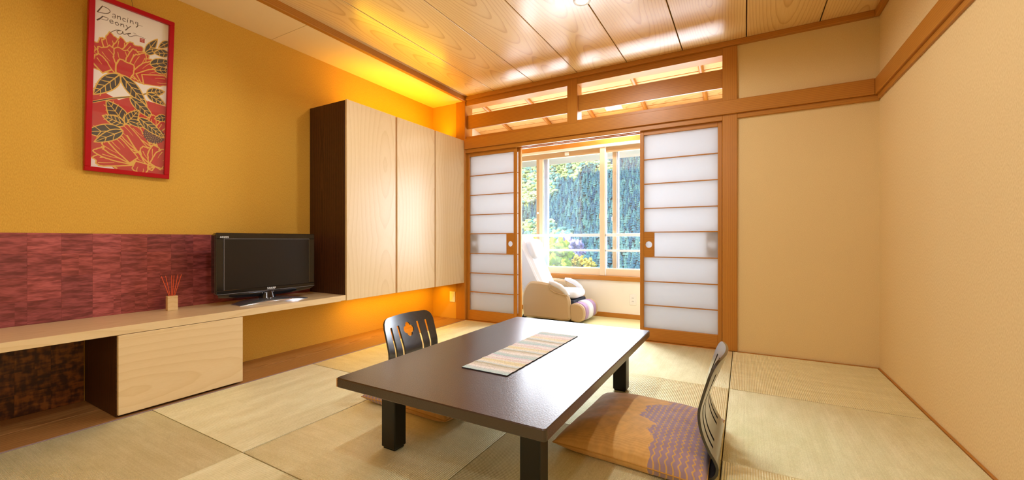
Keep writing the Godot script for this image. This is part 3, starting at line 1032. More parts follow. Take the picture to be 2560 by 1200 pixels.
func stroke(pts: Array, w0: float, w1: float, c: Color, closed := false):
	var n := pts.size()
	for i in (n if closed else n - 1):
		var a: Vector2 = pts[i]
		var b: Vector2 = pts[(i + 1) % n]
		var steps := int(a.distance_to(b) / 1.5) + 1
		for k in steps:
			var f: float = (i + float(k) / steps) / maxf(1.0, n - 1)
			var r := lerpf(w0, w1, f) / 2
			var p := a.lerp(b, float(k) / steps)
			for y in range(int(p.y - r), int(p.y + r) + 1):
				var h := r * r - (y + 0.5 - p.y) * (y + 0.5 - p.y)
				if h <= 0: continue
				var q := sqrt(h)
				img.fill_rect(Rect2i(int(round(p.x - q)), y, max(1, int(round(2 * q))), 1), c)

func curve(pts: Array, seg := 8) -> Array:
	# smooth open line through the points
	var out := []
	for i in pts.size() - 1:
		var p0: Vector2 = pts[max(i - 1, 0)]
		var p3: Vector2 = pts[min(i + 2, pts.size() - 1)]
		for k in seg: out.append(Vector2(pts[i]).cubic_interpolate(pts[i + 1], p0, p3, float(k) / seg))
	out.append(Vector2(pts[-1]))
	return out

# petal: base point, direction, length, width; scalloped ragged outer edge
func petal(base: Vector2, ang: float, len: float, wid: float, teeth: int, fillc: Color, line: Color, lw: float, veins := 2):
	var dir := Vector2(cos(ang), sin(ang))
	var side := Vector2(-dir.y, dir.x)
	var pts := []
	for i in 33:
		var u := float(i) / 32
		var a := PI * u
		var rag := 1.0 + 0.055 * sin(u * teeth * TAU * 0.5 + len) * (1 if u > 0.15 and u < 0.85 else 0) + 0.03 * rng.randf_range(-1, 1)
		var q := base + side * cos(a) * wid * (0.55 + 0.45 * sin(a)) * rag + dir * pow(sin(a), 0.7) * len * rag
		pts.append(q)
	fill(pts, fillc)
	stroke(pts, lw, lw * 1.3, line, true)
	for k in veins:
		var o := (float(k) + 0.5) / veins - 0.5
		var tip := base + dir * len * rng.randf_range(0.8, 0.9) + side * o * wid * 1.1
		stroke(curve([tip, tip - dir * len * 0.2 + side * o * 6, tip - dir * len * 0.38 - side * o * wid * 0.1]), lw * 0.9, lw * 0.4, line)

func leaf(base: Vector2, tip: Vector2, wid: float, dark: Color, line: Color, lw: float, veins := 4):
	var ax := tip - base
	var side := Vector2(-ax.y, ax.x).normalized()
	var a := []
	var b := []
	for i in 17:
		var u := float(i) / 16
		var h := wid * pow(sin(PI * pow(u, 0.75)), 0.85)
		a.append(base + ax * u + side * h)
		b.push_front(base + ax * u - side * h)
	var pts := a + b
	fill(pts, dark)
	stroke(pts, lw, lw, line, true)
	stroke([base, tip], lw, lw * 0.5, line)
	for k in veins:
		var u := (k + 1.0) / (veins + 1.4)
		for s in [-1.0, 1.0]:
			var p := base + ax * u
			stroke(curve([p, p + ax * 0.1 + side * s * wid * 0.5, p + ax * 0.16 + side * s * wid * 0.95 * pow(sin(PI * pow(u, 0.75)), 0.85)], 5), lw * 0.7, lw * 0.6, line)

func print_tex() -> ImageTexture:
	var W0 := 440
	var H0 := 1130
	img = Image.create(W0, H0, false, Image.FORMAT_RGB8)
	var cream := col(238, 228, 214)
	var red := col(190, 12, 12)
	var gold := col(226, 176, 66)
	var ink := col(44, 38, 34)
	img.fill(cream)
	# lower flower bed
	fill([Vector2(0, 640), Vector2(70, 610), Vector2(150, 640), Vector2(230, 590), Vector2(330, 600), Vector2(440, 610), Vector2(440, 1130), Vector2(140, 1130), Vector2(100, 1095), Vector2(0, 1060)], red)
	stroke(curve([Vector2(-4, 1062), Vector2(50, 1078), Vector2(100, 1094), Vector2(150, 1122)]), 8, 12, gold)
	# upper peony: back petals first, then front ones
	var c := Vector2(150, 462)
	for k in 9:
		petal(c + Vector2(10, -40), deg_to_rad(-172 + k * 21.5), 196 + 34 * absf(sin(k * 1.7)), 92, 8, red, gold, 6, 3)
	for k in 6:
		petal(c + Vector2(-20 + k * 30, -30), deg_to_rad(-158 + k * 27), 160 + 12 * (k % 2), 84, 6, red, gold, 6, 2)
	for k in 4:
		petal(c + Vector2(60 + k * 26, -10), deg_to_rad(-66 + k * 18), 200 - k * 8, 60, 6, red, gold, 6, 2)
	petal(c + Vector2(-70, 0), deg_to_rad(-128), 110, 58, 4, red, gold, 7, 1)
	petal(c + Vector2(20, 0), deg_to_rad(-78), 108, 80, 6, red, gold, 8, 0)
	# leaves at the top right
	leaf(Vector2(300, 262), Vector2(372, 128), 26, ink, gold, 6, 1)
	leaf(Vector2(300, 262), Vector2(392, 196), 18, ink, gold, 5, 1)
	leaf(Vector2(450, 205), Vector2(352, 238), 28, ink, gold, 6, 2)
	leaf(Vector2(450, 120), Vector2(380, 190), 22, ink, gold, 6, 1)
	leaf(Vector2(330, 330), Vector2(470, 262), 34, ink, gold, 6, 2)
	leaf(Vector2(360, 360), Vector2(470, 330), 26, ink, gold, 6, 2)
	# hanging leaves and stem
	stroke(curve([Vector2(-10, 700), Vector2(110, 640), Vector2(240, 588), Vector2(320, 545)]), 16, 10, gold)
	stroke(curve([Vector2(-10, 700), Vector2(110, 640), Vector2(240, 588), Vector2(320, 545)]), 7, 4, ink)
	leaf(Vector2(150, 462), Vector2(8, 640), 46, ink, gold, 8, 4)
	leaf(Vector2(160, 462), Vector2(320, 640), 42, ink, gold, 8, 4)
	leaf(Vector2(316, 540), Vector2(430, 500), 30, ink, gold, 7, 3)
	leaf(Vector2(316, 545), Vector2(440, 600), 30, ink, gold, 7, 3)
	leaf(Vector2(215, 600), Vector2(372, 730), 34, ink, gold, 7, 4)
	# lower peony
	for k in 7:
		petal(Vector2(390, 905), deg_to_rad(-165 + k * 24), 190 + 20 * (k % 2), 80, 6, red, gold, 6, 3)
	for k in 5:
		petal(Vector2(300, 960), deg_to_rad(150 + k * 19), 230 - 12 * (k % 2), 66, 5, red, gold, 6, 2)
	var core := Vector2(372, 842)
	var pts := []
	for i in 40: pts.append(core + Vector2(cos(TAU * i / 40) * (66 + 7 * (i % 2)), sin(TAU * i / 40) * (58 + 6 * (i % 2))))
	fill(pts, col(74, 26, 44))
	for r in 4:
		for i in 8 + r * 5:
			var an := TAU * (i + 0.5 * (r % 2)) / (8 + r * 5)
			var p := core + Vector2(cos(an), sin(an)) * (12 + r * 14)
			stroke([p, p + Vector2(cos(an + 0.9), sin(an + 0.9)) * 9], 3, 2, gold)
	for k in 4:
		petal(Vector2(385, 1075), deg_to_rad(-150 + k * 30), 150, 74, 5, red, gold, 7, 2)
	for k in 4:
		petal(Vector2(250, 1050), deg_to_rad(172 + k * 18), 235 - k * 10, 62, 5, red, gold, 7, 2)
	stroke(curve([Vector2(205, 880), Vector2(270, 980), Vector2(350, 1060), Vector2(450, 1090)]), 10, 8, gold)
	petal(Vector2(300, 1060), deg_to_rad(100), 80, 70, 5, red, gold, 7, 2)
	# dark leaves in the lower half
	leaf(Vector2(195, 800), Vector2(80, 660), 54, ink, gold, 7, 4)
	leaf(Vector2(195, 800), Vector2(270, 680), 36, ink, gold, 7, 4)
	leaf(Vector2(190, 805), Vector2(60, 770), 34, ink, gold, 7, 4)
	leaf(Vector2(205, 770), Vector2(330, 790), 24, ink, gold, 6, 1)
	leaf(Vector2(180, 850), Vector2(-30, 900), 48, ink, gold, 7, 2)
	leaf(Vector2(180, 850), Vector2(20, 960), 34, ink, gold, 7, 2)
	leaf(Vector2(270, 735), Vector2(440, 850), 34, ink, gold, 7, 5)
	leaf(Vector2(450, 690), Vector2(370, 720), 26, ink, gold, 6, 2)
	# brush lettering
	var br := col(52, 28, 18)
	var S := func(list: Array, w0: float, w1: float):
		var q := []
		for p in list: q.append(Vector2(p[0], p[1]))
		stroke(curve(q, 6), w0, w1, br)
	S.call([[44, 34], [30, 60], [18, 84]], 6, 7)
	S.call([[44, 34], [74, 38], [86, 54], [66, 74], [22, 84]], 4, 4)
	S.call([[100, 64], [112, 60], [116, 72], [114, 86]], 4, 4)
	S.call([[115, 74], [100, 78], [102, 87], [114, 84]], 3, 3)
	S.call([[128, 62], [128, 84]], 4, 4)
	S.call([[128, 70], [142, 62], [146, 84]], 4, 4)
	S.call([[174, 66], [160, 66], [160, 82], [174, 82]], 4, 4)
	S.call([[186, 64], [186, 84]], 4, 4)
	S.call([[187, 54], [188, 56]], 4, 4)
	S.call([[202, 62], [202, 82]], 4, 4)
	S.call([[202, 68], [216, 62], [220, 82]], 4, 4)
	S.call([[246, 60], [234, 62], [234, 72], [246, 70], [247, 60]], 3, 3)
	S.call([[247, 62], [246, 84], [238, 96]], 4, 6)
	S.call([[246, 80], [262, 76], [276, 74]], 2, 2)
	S.call([[48, 100], [34, 120], [18, 138]], 5, 9)
	S.call([[44, 102], [74, 102], [70, 118], [40, 122]], 4, 3)
	S.call([[86, 118], [104, 116], [98, 106], [86, 112], [90, 126], [106, 126]], 4, 4)
	S.call([[126, 108], [116, 116], [124, 128], [136, 120], [128, 108]], 4, 4)
	S.call([[148, 108], [148, 126]], 4, 4)
	S.call([[148, 114], [162, 108], [166, 126]], 4, 4)
	S.call([[178, 106], [188, 120]], 4, 4)
	S.call([[204, 104], [190, 122], [176, 142]], 4, 6)
	S.call([[92, 192], [118, 166], [142, 156]], 3, 4)
	S.call([[150, 156], [128, 168], [136, 184], [156, 174], [160, 158], [166, 174], [190, 160], [206, 152]], 4, 4)
	S.call([[206, 154], [190, 166], [204, 176], [226, 162], [256, 152], [300, 156]], 5, 2)
	S.call([[220, 146], [226, 142], [230, 148], [236, 144], [240, 150]], 2, 2)
	fill([Vector2(262, 160), Vector2(292, 160), Vector2(292, 190), Vector2(262, 190)], col(176, 40, 40))
	stroke([Vector2(268, 168), Vector2(286, 168)], 2, 2, cream)
	stroke([Vector2(270, 176), Vector2(284, 184)], 3, 2, col(226, 130, 120))
	stroke([Vector2(277, 166), Vector2(277, 186)], 2, 2, col(226, 130, 120))
	return ImageTexture.create_from_image(img)

func picture():
	var t := thing("framed_picture", "red framed print of red and gold peonies hung leaning on the amber tinted wall", "picture")
	var h := 0.935
	var w := 0.368
	t.position = P(-3.067, 1.232, 0.955)
	# local: x to the right as seen from the room, y up, z out of the wall; top leans out
	t.basis = Basis(Vector3.UP, PI / 2) * Basis(Vector3.RIGHT, atan(0.074 / h))
	var f := 0.024
	var dep := 0.026
	var names := [[-w / 2, w / 2, 0.0, f], [-w / 2, w / 2, h - f, h], [-w / 2, -w / 2 + f, f, h - f], [w / 2 - f, w / 2, f, h - f]]
	for i in 4:
		var m := MB.new()
		m.box(Vector3(names[i][0], names[i][2], 0.0), Vector3(names[i][1], names[i][3], dep), 0.0015, 0 if i < 2 else 1)
		put("frame_bar", m, M.red_frame, t)
	var m := MB.new()
	m.box(Vector3(-w / 2 + 0.004, 0.004, 0.001), Vector3(w / 2 - 0.004, h - 0.004, 0.006), 0.0)
	put("back_board", m, M.white_plastic, t)
	var a := w / 2 - f
	m = MB.new()
	m.quad(Vector3(-a, f, 0.0068), Vector3(a, f, 0.0068), Vector3(a, h - f, 0.0068), Vector3(-a, h - f, 0.0068), Vector2(0, 1), Vector2(1, 1), Vector2(1, 0), Vector2(0, 0))
	put("print", m, mat("print", Color.WHITE, 0.7, 0.3, print_tex()), t)
	m = MB.new()
	m.box(Vector3(-a, f, 0.0155), Vector3(a, h - f, 0.0170), 0.0)
	put("glazing", m, M.picture_glass, t)
	# wire up to the ceiling
	m = MB.new()
	m.tube([Vector3(0.0, h - 0.01, 0.004), t.transform.affine_inverse() * P(-3.069, 2.35, 0.955)], 0.0011, 6)
	put("hanging_wire", m, M.wire, t)

# ------------------------------------------------------------------ low table and runner
func table():
	var t := thing("low_table", "dark brown lacquered low table in the middle of the mats", "table")
	var x0 := -1.396
	var x1 := -0.490
	var d0 := 1.058
	var d1 := 2.535
	var m := MB.new()
	# top: rounded rectangle with softened edges
	var poly := PackedVector2Array()
	var r := 0.012
	for c in [[x1 - r, -d1 + r, -90], [x1 - r, -d0 - r, 0], [x0 + r, -d0 - r, 90], [x0 + r, -d1 + r, 180]]:
		for k in 5:
			var an: float = deg_to_rad(c[2] + k * 22.5)
			poly.append(Vector2(c[0] + r * cos(an), c[1] + r * sin(an)))
	# local xy = world x, z ; local z = down
	m.extrude(poly, -0.320, -0.282, 0.0035, Basis(Vector3(1, 0, 0), Vector3(0, 0, 1), Vector3(0, -1, 0)))
	var top := put("tabletop", m, M.lacquer, t)
	for l in [[-1.305, 1.206], [-0.655, 1.206], [-1.305, 2.325], [-0.655, 2.325]]:
		m = MB.new()
		m.off = Vector2(rng.randf(), rng.randf())
		m.box(Vector3(l[0], 0.008, -l[1] - 0.066), Vector3(l[0] + 0.076, 0.283, -l[1]), 0.004, 1)
		m.box(Vector3(l[0] + 0.006, 0.0, -l[1] - 0.060), Vector3(l[0] + 0.070, 0.010, -l[1] - 0.006), 0.002, 1)
		put("leg", m, M.table_black, t)
	# corner where the lacquer has chipped to bare wood
	m = MB.new()
	var chip := [Vector2(0, 0.001), Vector2(0.006, 0.004), Vector2(0.005, 0.014), Vector2(0.007, 0.020), Vector2(0.005, 0.027), Vector2(0.008, 0.034), Vector2(0.001, 0.036), Vector2(-0.003, 0.034), Vector2(-0.002, 0.018), Vector2(-0.003, 0.004)]
	var pp := PackedVector2Array(chip)
	m.extrude(pp, 0.0, 0.0012, 0.0002, Basis(Vector3(0.93, 0, 0.37), Vector3.UP, Vector3(-0.37, 0, 0.93)), P(x0 + 0.0045, 0.2825, d0 + 0.0022))
	tag(put("chipped_corner", m, M.bare_wood, top), "bare wood where the lacquer is chipped off", "")
	# runner
	var b := PackedByteArray()
	var w := 128
	var h := 512
	b.resize(w * h * 3)
	var n1 := noise(91, 0.012, 2)
	var n2 := noise(92, 0.25, 2)
	var pal := [col(226, 214, 190), col(206, 190, 160), col(232, 226, 216), col(190, 206, 204), col(146, 190, 184), col(222, 200, 120), col(236, 226, 214), col(222, 184, 172), col(150, 140, 92), col(214, 196, 206), col(236, 220, 180), col(176, 196, 190)]
	var k := 0
	for y in h:
		for x in w:
			var p := y * 0.075 + n1.get_noise_2d(x * 0.5, y * 1.6) * 0.7 + 40.0
			var i := int(p)
			var f := smoothstep(0.55, 1.0, p - i)
			var c: Color = pal[(i * 7) % 12].lerp(pal[((i + 1) * 7) % 12], f)
			var s := n2.get_noise_2d(x * 0.8, y * 2.0)
			if s > 0.42: c = c.darkened(0.5)
			elif s < -0.55: c = c.lerp(col(190, 90, 130), 0.5)
			c = c.lerp(col(226, 232, 238), 0.42).lightened(0.12 * clampf(n2.get_noise_2d(x * 2.0 + 50, y * 0.7), 0, 1))
			b[k] = c.r8; b[k + 1] = c.g8; b[k + 2] = c.b8
			k += 3
	var rm := mat("runner", Color.WHITE, 0.9, 0.2, from_bytes(w, h, b))
	rm.rim_enabled = true
	rm.rim = 0.3
	var rn := thing("table_runner", "narrow woven table runner in pale rainbow stripes on the low table", "runner")
	rn.position = P(-0.9245, 0.3202, 1.788)
	rn.rotation.y = deg_to_rad(-0.6)
	var rows := []
	var uv := []
	var low := []
	for i in 40:
		var row := []
		var ur := []
		var lr := []
		for j in 14:
			var fx := float(j) / 13
			var fz := float(i) / 39
			var jag := 0.0012 * sin(i * 2.1 + j) * (1.0 if j in [0, 13] else 0.0)
			row.append(Vector3((fx - 0.5) * 0.222 + jag, 0.0036 + 0.0007 * sin(i * 1.7) * cos(j * 2.3), (0.5 - fz) * 0.772))
			ur.append(Vector2(fx, fz))
			lr.append(Vector3((fx - 0.5) * 0.222 + jag, 0.0, (0.5 - fz) * 0.772))
		rows.append(row)
		uv.append(ur)
		low.append(lr)
	m = MB.new()
	m.grid(rows, false, false, uv, true)
	put("cloth", m, rm, rn)
	m = MB.new()
	var rim_t := []
	var rim_b := []
	for j in 14: rim_t.append(rows[0][j]); rim_b.append(low[0][j])
	for i in 40: rim_t.append(rows[i][13]); rim_b.append(low[i][13])
	for j in 14: rim_t.append(rows[39][13 - j]); rim_b.append(low[39][13 - j])
	for i in 40: rim_t.append(rows[39 - i][0]); rim_b.append(low[39 - i][0])
	for i in rim_t.size():
		var j: int = (i + 1) % rim_t.size()
		if rim_t[i].distance_to(rim_t[j]) > 1e-6: m.quad(rim_b[i], rim_b[j], rim_t[j], rim_t[i])
	put("dark_edge", m, M.charcoal, rn)

# ------------------------------------------------------------------ legless chairs and floor cushions
const PROF := [[0.0, 0.432], [-0.021, 0.368], [-0.0435, 0.289], [-0.053, 0.243], [-0.050, 0.198], [-0.038, 0.153], [-0.019, 0.110], [-0.001, 0.080], [0.006, 0.058], [0.002, 0.034], [-0.012, 0.018], [-0.045, 0.0085], [-0.12, 0.0065], [-0.40, 0.0065]]
var prof_pts := []
var prof_len := []

func prof_at(t: float) -> Vector2:
	if prof_pts.is_empty():
		var q := []
		for p in PROF: q.append(Vector2(p[0], p[1]))
		prof_pts = curve(q, 6)
		prof_len = [0.0]
		for i in prof_pts.size() - 1: prof_len.append(prof_len[i] + prof_pts[i].distance_to(prof_pts[i + 1]))
	for i in prof_pts.size() - 1:
		if t <= prof_len[i + 1] or i == prof_pts.size() - 2:
			return prof_pts[i].lerp(prof_pts[i + 1], (t - prof_len[i]) / (prof_len[i + 1] - prof_len[i]))
	return prof_pts[-1]

func shell(s: float, t: float) -> Vector3:
	# s across the chair, t down along the ply from the top edge
	var half := 0.200
	var r := 0.05
	var q := absf(s) - (half - r)
	var drop := (r - sqrt(maxf(0.0, r * r - q * q))) if q > 0 else 0.0
	drop += 0.006 * (s / half) * (s / half)
	if t < 0.06: t = t + drop * (1.0 - t / 0.06)
	var p := prof_at(maxf(t, 0.0))
	var u := s / half
	var k := smoothstep(0.12, 0.42, p.y)
	return Vector3(p.x + 0.030 * (1.0 - u * u) * k, p.y, s * (1.0 - 0.05 * k * 0.0))

func shell_n(s: float, t: float) -> Vector3:
	var e := 0.002
	var a := shell(s + e, t) - shell(s - e, t)
	var b := shell(s, t + e) - shell(s, maxf(t - e, 0.0))
	return b.cross(a).normalized()

func shell_mesh(t0: float, t1: float, cuts: bool) -> MB:
	var m := MB.new()
	m.off = Vector2(rng.randf() * 3, rng.randf() * 3)
	var th := 0.0047
	var slots := [[-0.153, -0.135], [-0.091, -0.071], [0.071, 0.091], [0.135, 0.153]]
	var sa := 0.060
	var sb := 0.345
	var hc := 0.093
	var hp := 0.050
	var S := [-0.2, -0.192, -0.182, -0.170, -0.153, -0.135, -0.113, -0.091, -0.071, -0.05, -0.025, 0.0, 0.025, 0.05, 0.071, 0.091, 0.113, 0.135, 0.153, 0.170, 0.182, 0.192, 0.2]
	var T := []
	if cuts:
		T = [0.0, 0.015, 0.03, hc - hp, sa, 0.078, hc, 0.11, 0.126, hc + hp]
		var q := hc + hp
		while q < t1 - 0.013:
			q += 0.0101
			T.append(q)
		T[-1] = t1
	else:
		for i in 34: T.append(lerpf(t0, t1, i / 33.0))
	# snap the lower slot end to a row
	var sbs := sb
	if cuts:
		var best := 9.0
		for q in T:
			if absf(q - sb) < best:
				best = absf(q - sb)
				sbs = q
	var put2 := func(pts: Array):
		var f := []
		var g := []
		for p in pts:
			var b: Vector3 = shell(p.x, p.y)
			var n: Vector3 = shell_n(p.x, p.y)
			f.append([b + n * th, n, Vector2(p.y, p.x) + m.off])
			g.append([b - n * th, -n, Vector2(p.y, p.x) + m.off])
		m.tri(f[0][0], f[1][0], f[2][0], f[0][1], f[1][1], f[2][1], f[0][2], f[1][2], f[2][2])
		m.tri(f[0][0], f[2][0], f[3][0], f[0][1], f[2][1], f[3][1], f[0][2], f[2][2], f[3][2])
		m.tri(g[0][0], g[2][0], g[1][0], g[0][1], g[2][1], g[1][1], g[0][2], g[2][2], g[1][2])
		m.tri(g[0][0], g[3][0], g[2][0], g[0][1], g[3][1], g[2][1], g[0][2], g[3][2], g[2][2])
	for i in S.size() - 1:
		for j in T.size() - 1:
			var cs: float = (S[i] + S[i + 1]) / 2
			var ct: float = (T[j] + T[j + 1]) / 2
			if cuts:
				var skip := absf(cs) < 0.05 and ct > hc - hp and ct < hc + hp
				for q in slots:
					if cs > q[0] and cs < q[1] and ct > sa and ct < sbs: skip = true
				if skip: continue
			put2.call([Vector2(S[i], T[j]), Vector2(S[i], T[j + 1]), Vector2(S[i + 1], T[j + 1]), Vector2(S[i + 1], T[j])])
	var wall := func(loop: Array, out_from, closed := true):
		var n := loop.size()
		for i in (n if closed else n - 1):
			var a: Vector2 = loop[i]
			var b: Vector2 = loop[(i + 1) % n]
			if a.distance_to(b) < 1e-7: continue
			var na := shell_n(a.x, a.y)
			var nb := shell_n(b.x, b.y)
			var A := shell(a.x, a.y)
			var B := shell(b.x, b.y)
			var q := [A - na * th, B - nb * th, B + nb * th, A + na * th]
			var fn: Vector3 = (q[1] - q[0]).cross(q[2] - q[0])
			var away: Vector3 = A - shell(out_from.x, out_from.y)
			if closed and fn.dot(away) > 0: q.reverse()
			m.quad(q[0], q[1], q[2], q[3])
	if cuts:
		# ring between the clover hole and its square
		var N := 64
		var hole := []
		for i in N:
			var an := TAU * i / N
			hole.append(Vector2(sin(an), cos(an)) * clover(an) + Vector2(0, hc))
		for i in N:
			var q := []
			for k in [i, i + 1]:
				var an: float = TAU * k / N
				var d := Vector2(sin(an), cos(an))
				q.append(d / maxf(absf(d.x), absf(d.y)) * 0.05 + Vector2(0, hc))
			put2.call([q[0], q[1], hole[(i + 1) % N], hole[i]])
		wall.call(hole, Vector2(0, hc))
		for q in slots:
			var lp := []
			for tt in T:
				if tt >= sa - 1e-6 and tt <= sbs + 1e-6: lp.append(Vector2(q[0], tt))
			var back := []
			for p in lp: back.push_front(Vector2(q[1], p.y))
			wall.call(lp + back, Vector2((q[0] + q[1]) / 2, (sa + sbs) / 2))
	# outer rim
	var lp := []
	for tt in T: lp.append(Vector2(S[0], tt))
	var r := lp.duplicate()
	wall.call(r, Vector2.ZERO, false)
	r = []
	for p in lp: r.push_front(Vector2(S[-1], p.y))
	wall.call(r, Vector2.ZERO, false)
	for e in [T[0], T[-1]]:
		r = []
		for s in S: r.append(Vector2(s, e))
		if e == T[0]: r.reverse()
		wall.call(r, Vector2.ZERO, false)
	return m

func clover(an: float) -> float:
	var f := absf(fposmod(an + PI / 4, PI / 2) - PI / 4)
	return 0.0205 * cos(f) + sqrt(0.0205 * 0.0205 - pow(0.0205 * sin(f), 2.0) + 0.00004)

func cushion_tex() -> ImageTexture:
	var w := 640
	var b := PackedByteArray()
	b.resize(w * w * 3)
	var n := noise(101, 0.02, 2)
	var k := 0
	for y in w:
		for x in w:
			var u := float(x) / w
			var v := float(y) / w
			var g := 0.5 + 0.5 * sin(x * TAU / 5.0)
			var h := 0.5 + 0.5 * sin(y * TAU / 10.0 + sin(x * 0.09) * 0.6)
			var c := Color(0.90, 0.71, 0.43).lerp(Color(0.80, 0.59, 0.31), g * 0.35 + h * 0.3)
			# lilac field with a hilly outline, ruled with wavy gold threads
			var edge := 0.66 - 0.17 * exp(-pow((v - 0.46) / 0.17, 2.0)) + 0.03 * sin(v * 31.0) + 0.010 * sin(v * 97.0) - 0.03 * v
			if v > 0.82: edge = 0.655 + 0.012 * sin(v * 60.0)
			if u > edge:
				c = Color(0.66, 0.56, 0.62).lerp(Color(0.60, 0.49, 0.56), g * 0.5)
				var line := fposmod(u * 25.0 + 0.16 * sin(v * 150.0), 1.0)
				if line < 0.24: c = Color(0.84, 0.66, 0.38)
			c = c.darkened(0.06 * (0.5 + n.get_noise_2d(x, y)))
			b[k] = c.r8; b[k + 1] = c.g8; b[k + 2] = c.b8
			k += 3
	return from_bytes(w, w, b)

func cushion_parts(t: Node3D, m: Material):
	var N := 48
	var hx := 0.288
	var hz := 0.302
	for side in 2:
		var rows := []
		var uv := []
		for i in N + 1:
			var row := []
			var ur := []
			for j in N + 1:
				var a := float(i) / N * 2 - 1
				var b := float(j) / N * 2 - 1
				# crowd the rows towards the seam
				a = signf(a) * (1.0 - pow(1.0 - absf(a), 1.25))
				b = signf(b) * (1.0 - pow(1.0 - absf(b), 1.25))
				var f := pow(maxf(0.0, 1.0 - pow(absf(a), 3.0)), 0.45) * pow(maxf(0.0, 1.0 - pow(absf(b), 3.0)), 0.45)
				var x := a * hx * (1.0 - 0.055 * cos(b * PI / 2))
				var z := b * hz * (1.0 - 0.045 * cos(a * PI / 2))
				var seam := 0.030
				var dim := 1.0 - 0.10 * exp(-(a * a + b * b) * 7.0)
				var wr := 0.0016 * sin(a * 9.0 + 3.0 * b) * sin(b * 14.0) * f * smoothstep(0.0, 0.4, absf(a))
				var y := seam + (0.088 * f * dim + wr if side == 0 else -minf(0.07 * f, seam - 0.001 - 0.0125 * smoothstep(-0.15, -0.11, x) * (1.0 - smoothstep(0.205, 0.225, absf(z)))))
				row.append(Vector3(x, y, z))
				ur.append(Vector2((a + 1) / 2, (b + 1) / 2))
			rows.append(row)
			uv.append(ur)
		var mb := MB.new()
		mb.grid(rows, false, false, uv, side == 0)
		put("cover" if side == 0 else "underside", mb, m, t)
	# corded seam
	var path := []
	for e in 4:
		for i in 16:
			var q := float(i) / 16 * 2 - 1
			var ab: Array = [[q, 1.0], [1.0, -q], [-q, -1.0], [-1.0, q]][e]
			var a: float = ab[0]
			var b: float = ab[1]
			path.append(Vector3(a * hx * (1.0 - 0.055 * cos(b * PI / 2)), 0.030, b * hz * (1.0 - 0.045 * cos(a * PI / 2))))
	path.append(path[0])
	var mb := MB.new()
	mb.tube(path, 0.0024, 6)
	put("seam", mb, M.seam_gold, t)

func seats():
	var fab := mat("cushion_fabric", Color.WHITE, 0.6, 0.35, cushion_tex())
	fab.rim_enabled = true
	fab.rim = 0.4
	fab.rim_tint = 0.5
	mat("seam_gold", col(196, 146, 76), 0.7, 0.3)
	var ch := thing("legless_chair", "black legless floor chair with slotted back on the right side of the low table", "chair", "legless floor chairs")
	put("backrest", shell_mesh(0.0, 0.432, true), M.black_wood, ch)
	put("seat", shell_mesh(0.432, 0.84, false), M.black_wood, ch)
	ch.position = P(-0.088, 0.0, 1.80)
	var c2: Node3D = ch.duplicate()
	c2.name = numbered("legless_chair")
	add_child(c2)
	c2.set_meta("label", "black legless floor chair with clover hole behind the left side of the low table")
	c2.position = P(-1.700, 0.0, 1.772)
	c2.rotation.y = PI + deg_to_rad(1.0)
	var cu := thing("floor_cushion", "gold floor cushion with a lilac hill pattern on the right chair", "cushion", "floor cushions")
	cushion_parts(cu, fab)
	cu.position = P(-0.382, 0.0, 1.835)
	cu.rotation.y = deg_to_rad(-3.0)
	var u2: Node3D = cu.duplicate()
	u2.name = numbered("floor_cushion")
	add_child(u2)
	u2.set_meta("label", "gold floor cushion mostly hidden under the table on the left chair")
	u2.position = P(-1.470, 0.0, 1.79)
	u2.rotation.y = PI + deg_to_rad(-1.5)

# ------------------------------------------------------------------ massage chair in the sun-room
func ring(poly: Array, z0: float, z1: float, b: float) -> MB:
	# side profile (x, y) given clockwise or not, extruded from depth z0 to z1 with a soft edge
	var pv := PackedVector2Array()
	for p in curve(poly + [poly[0]], 5): pv.append(p)
	pv.remove_at(pv.size() - 1)
	if not Geometry2D.is_polygon_clockwise(pv): pass
	else: pv.reverse()
	var area := 0.0
	for i in pv.size(): area += pv[i].cross(pv[(i + 1) % pv.size()])
	if area < 0: pv.reverse()
	var m := MB.new()
	m.extrude(pv, -z1, -z0, b)
	return m

func V(list: Array) -> Array:
	var o := []
	for p in list: o.append(Vector2(p[0], p[1]))
	return o

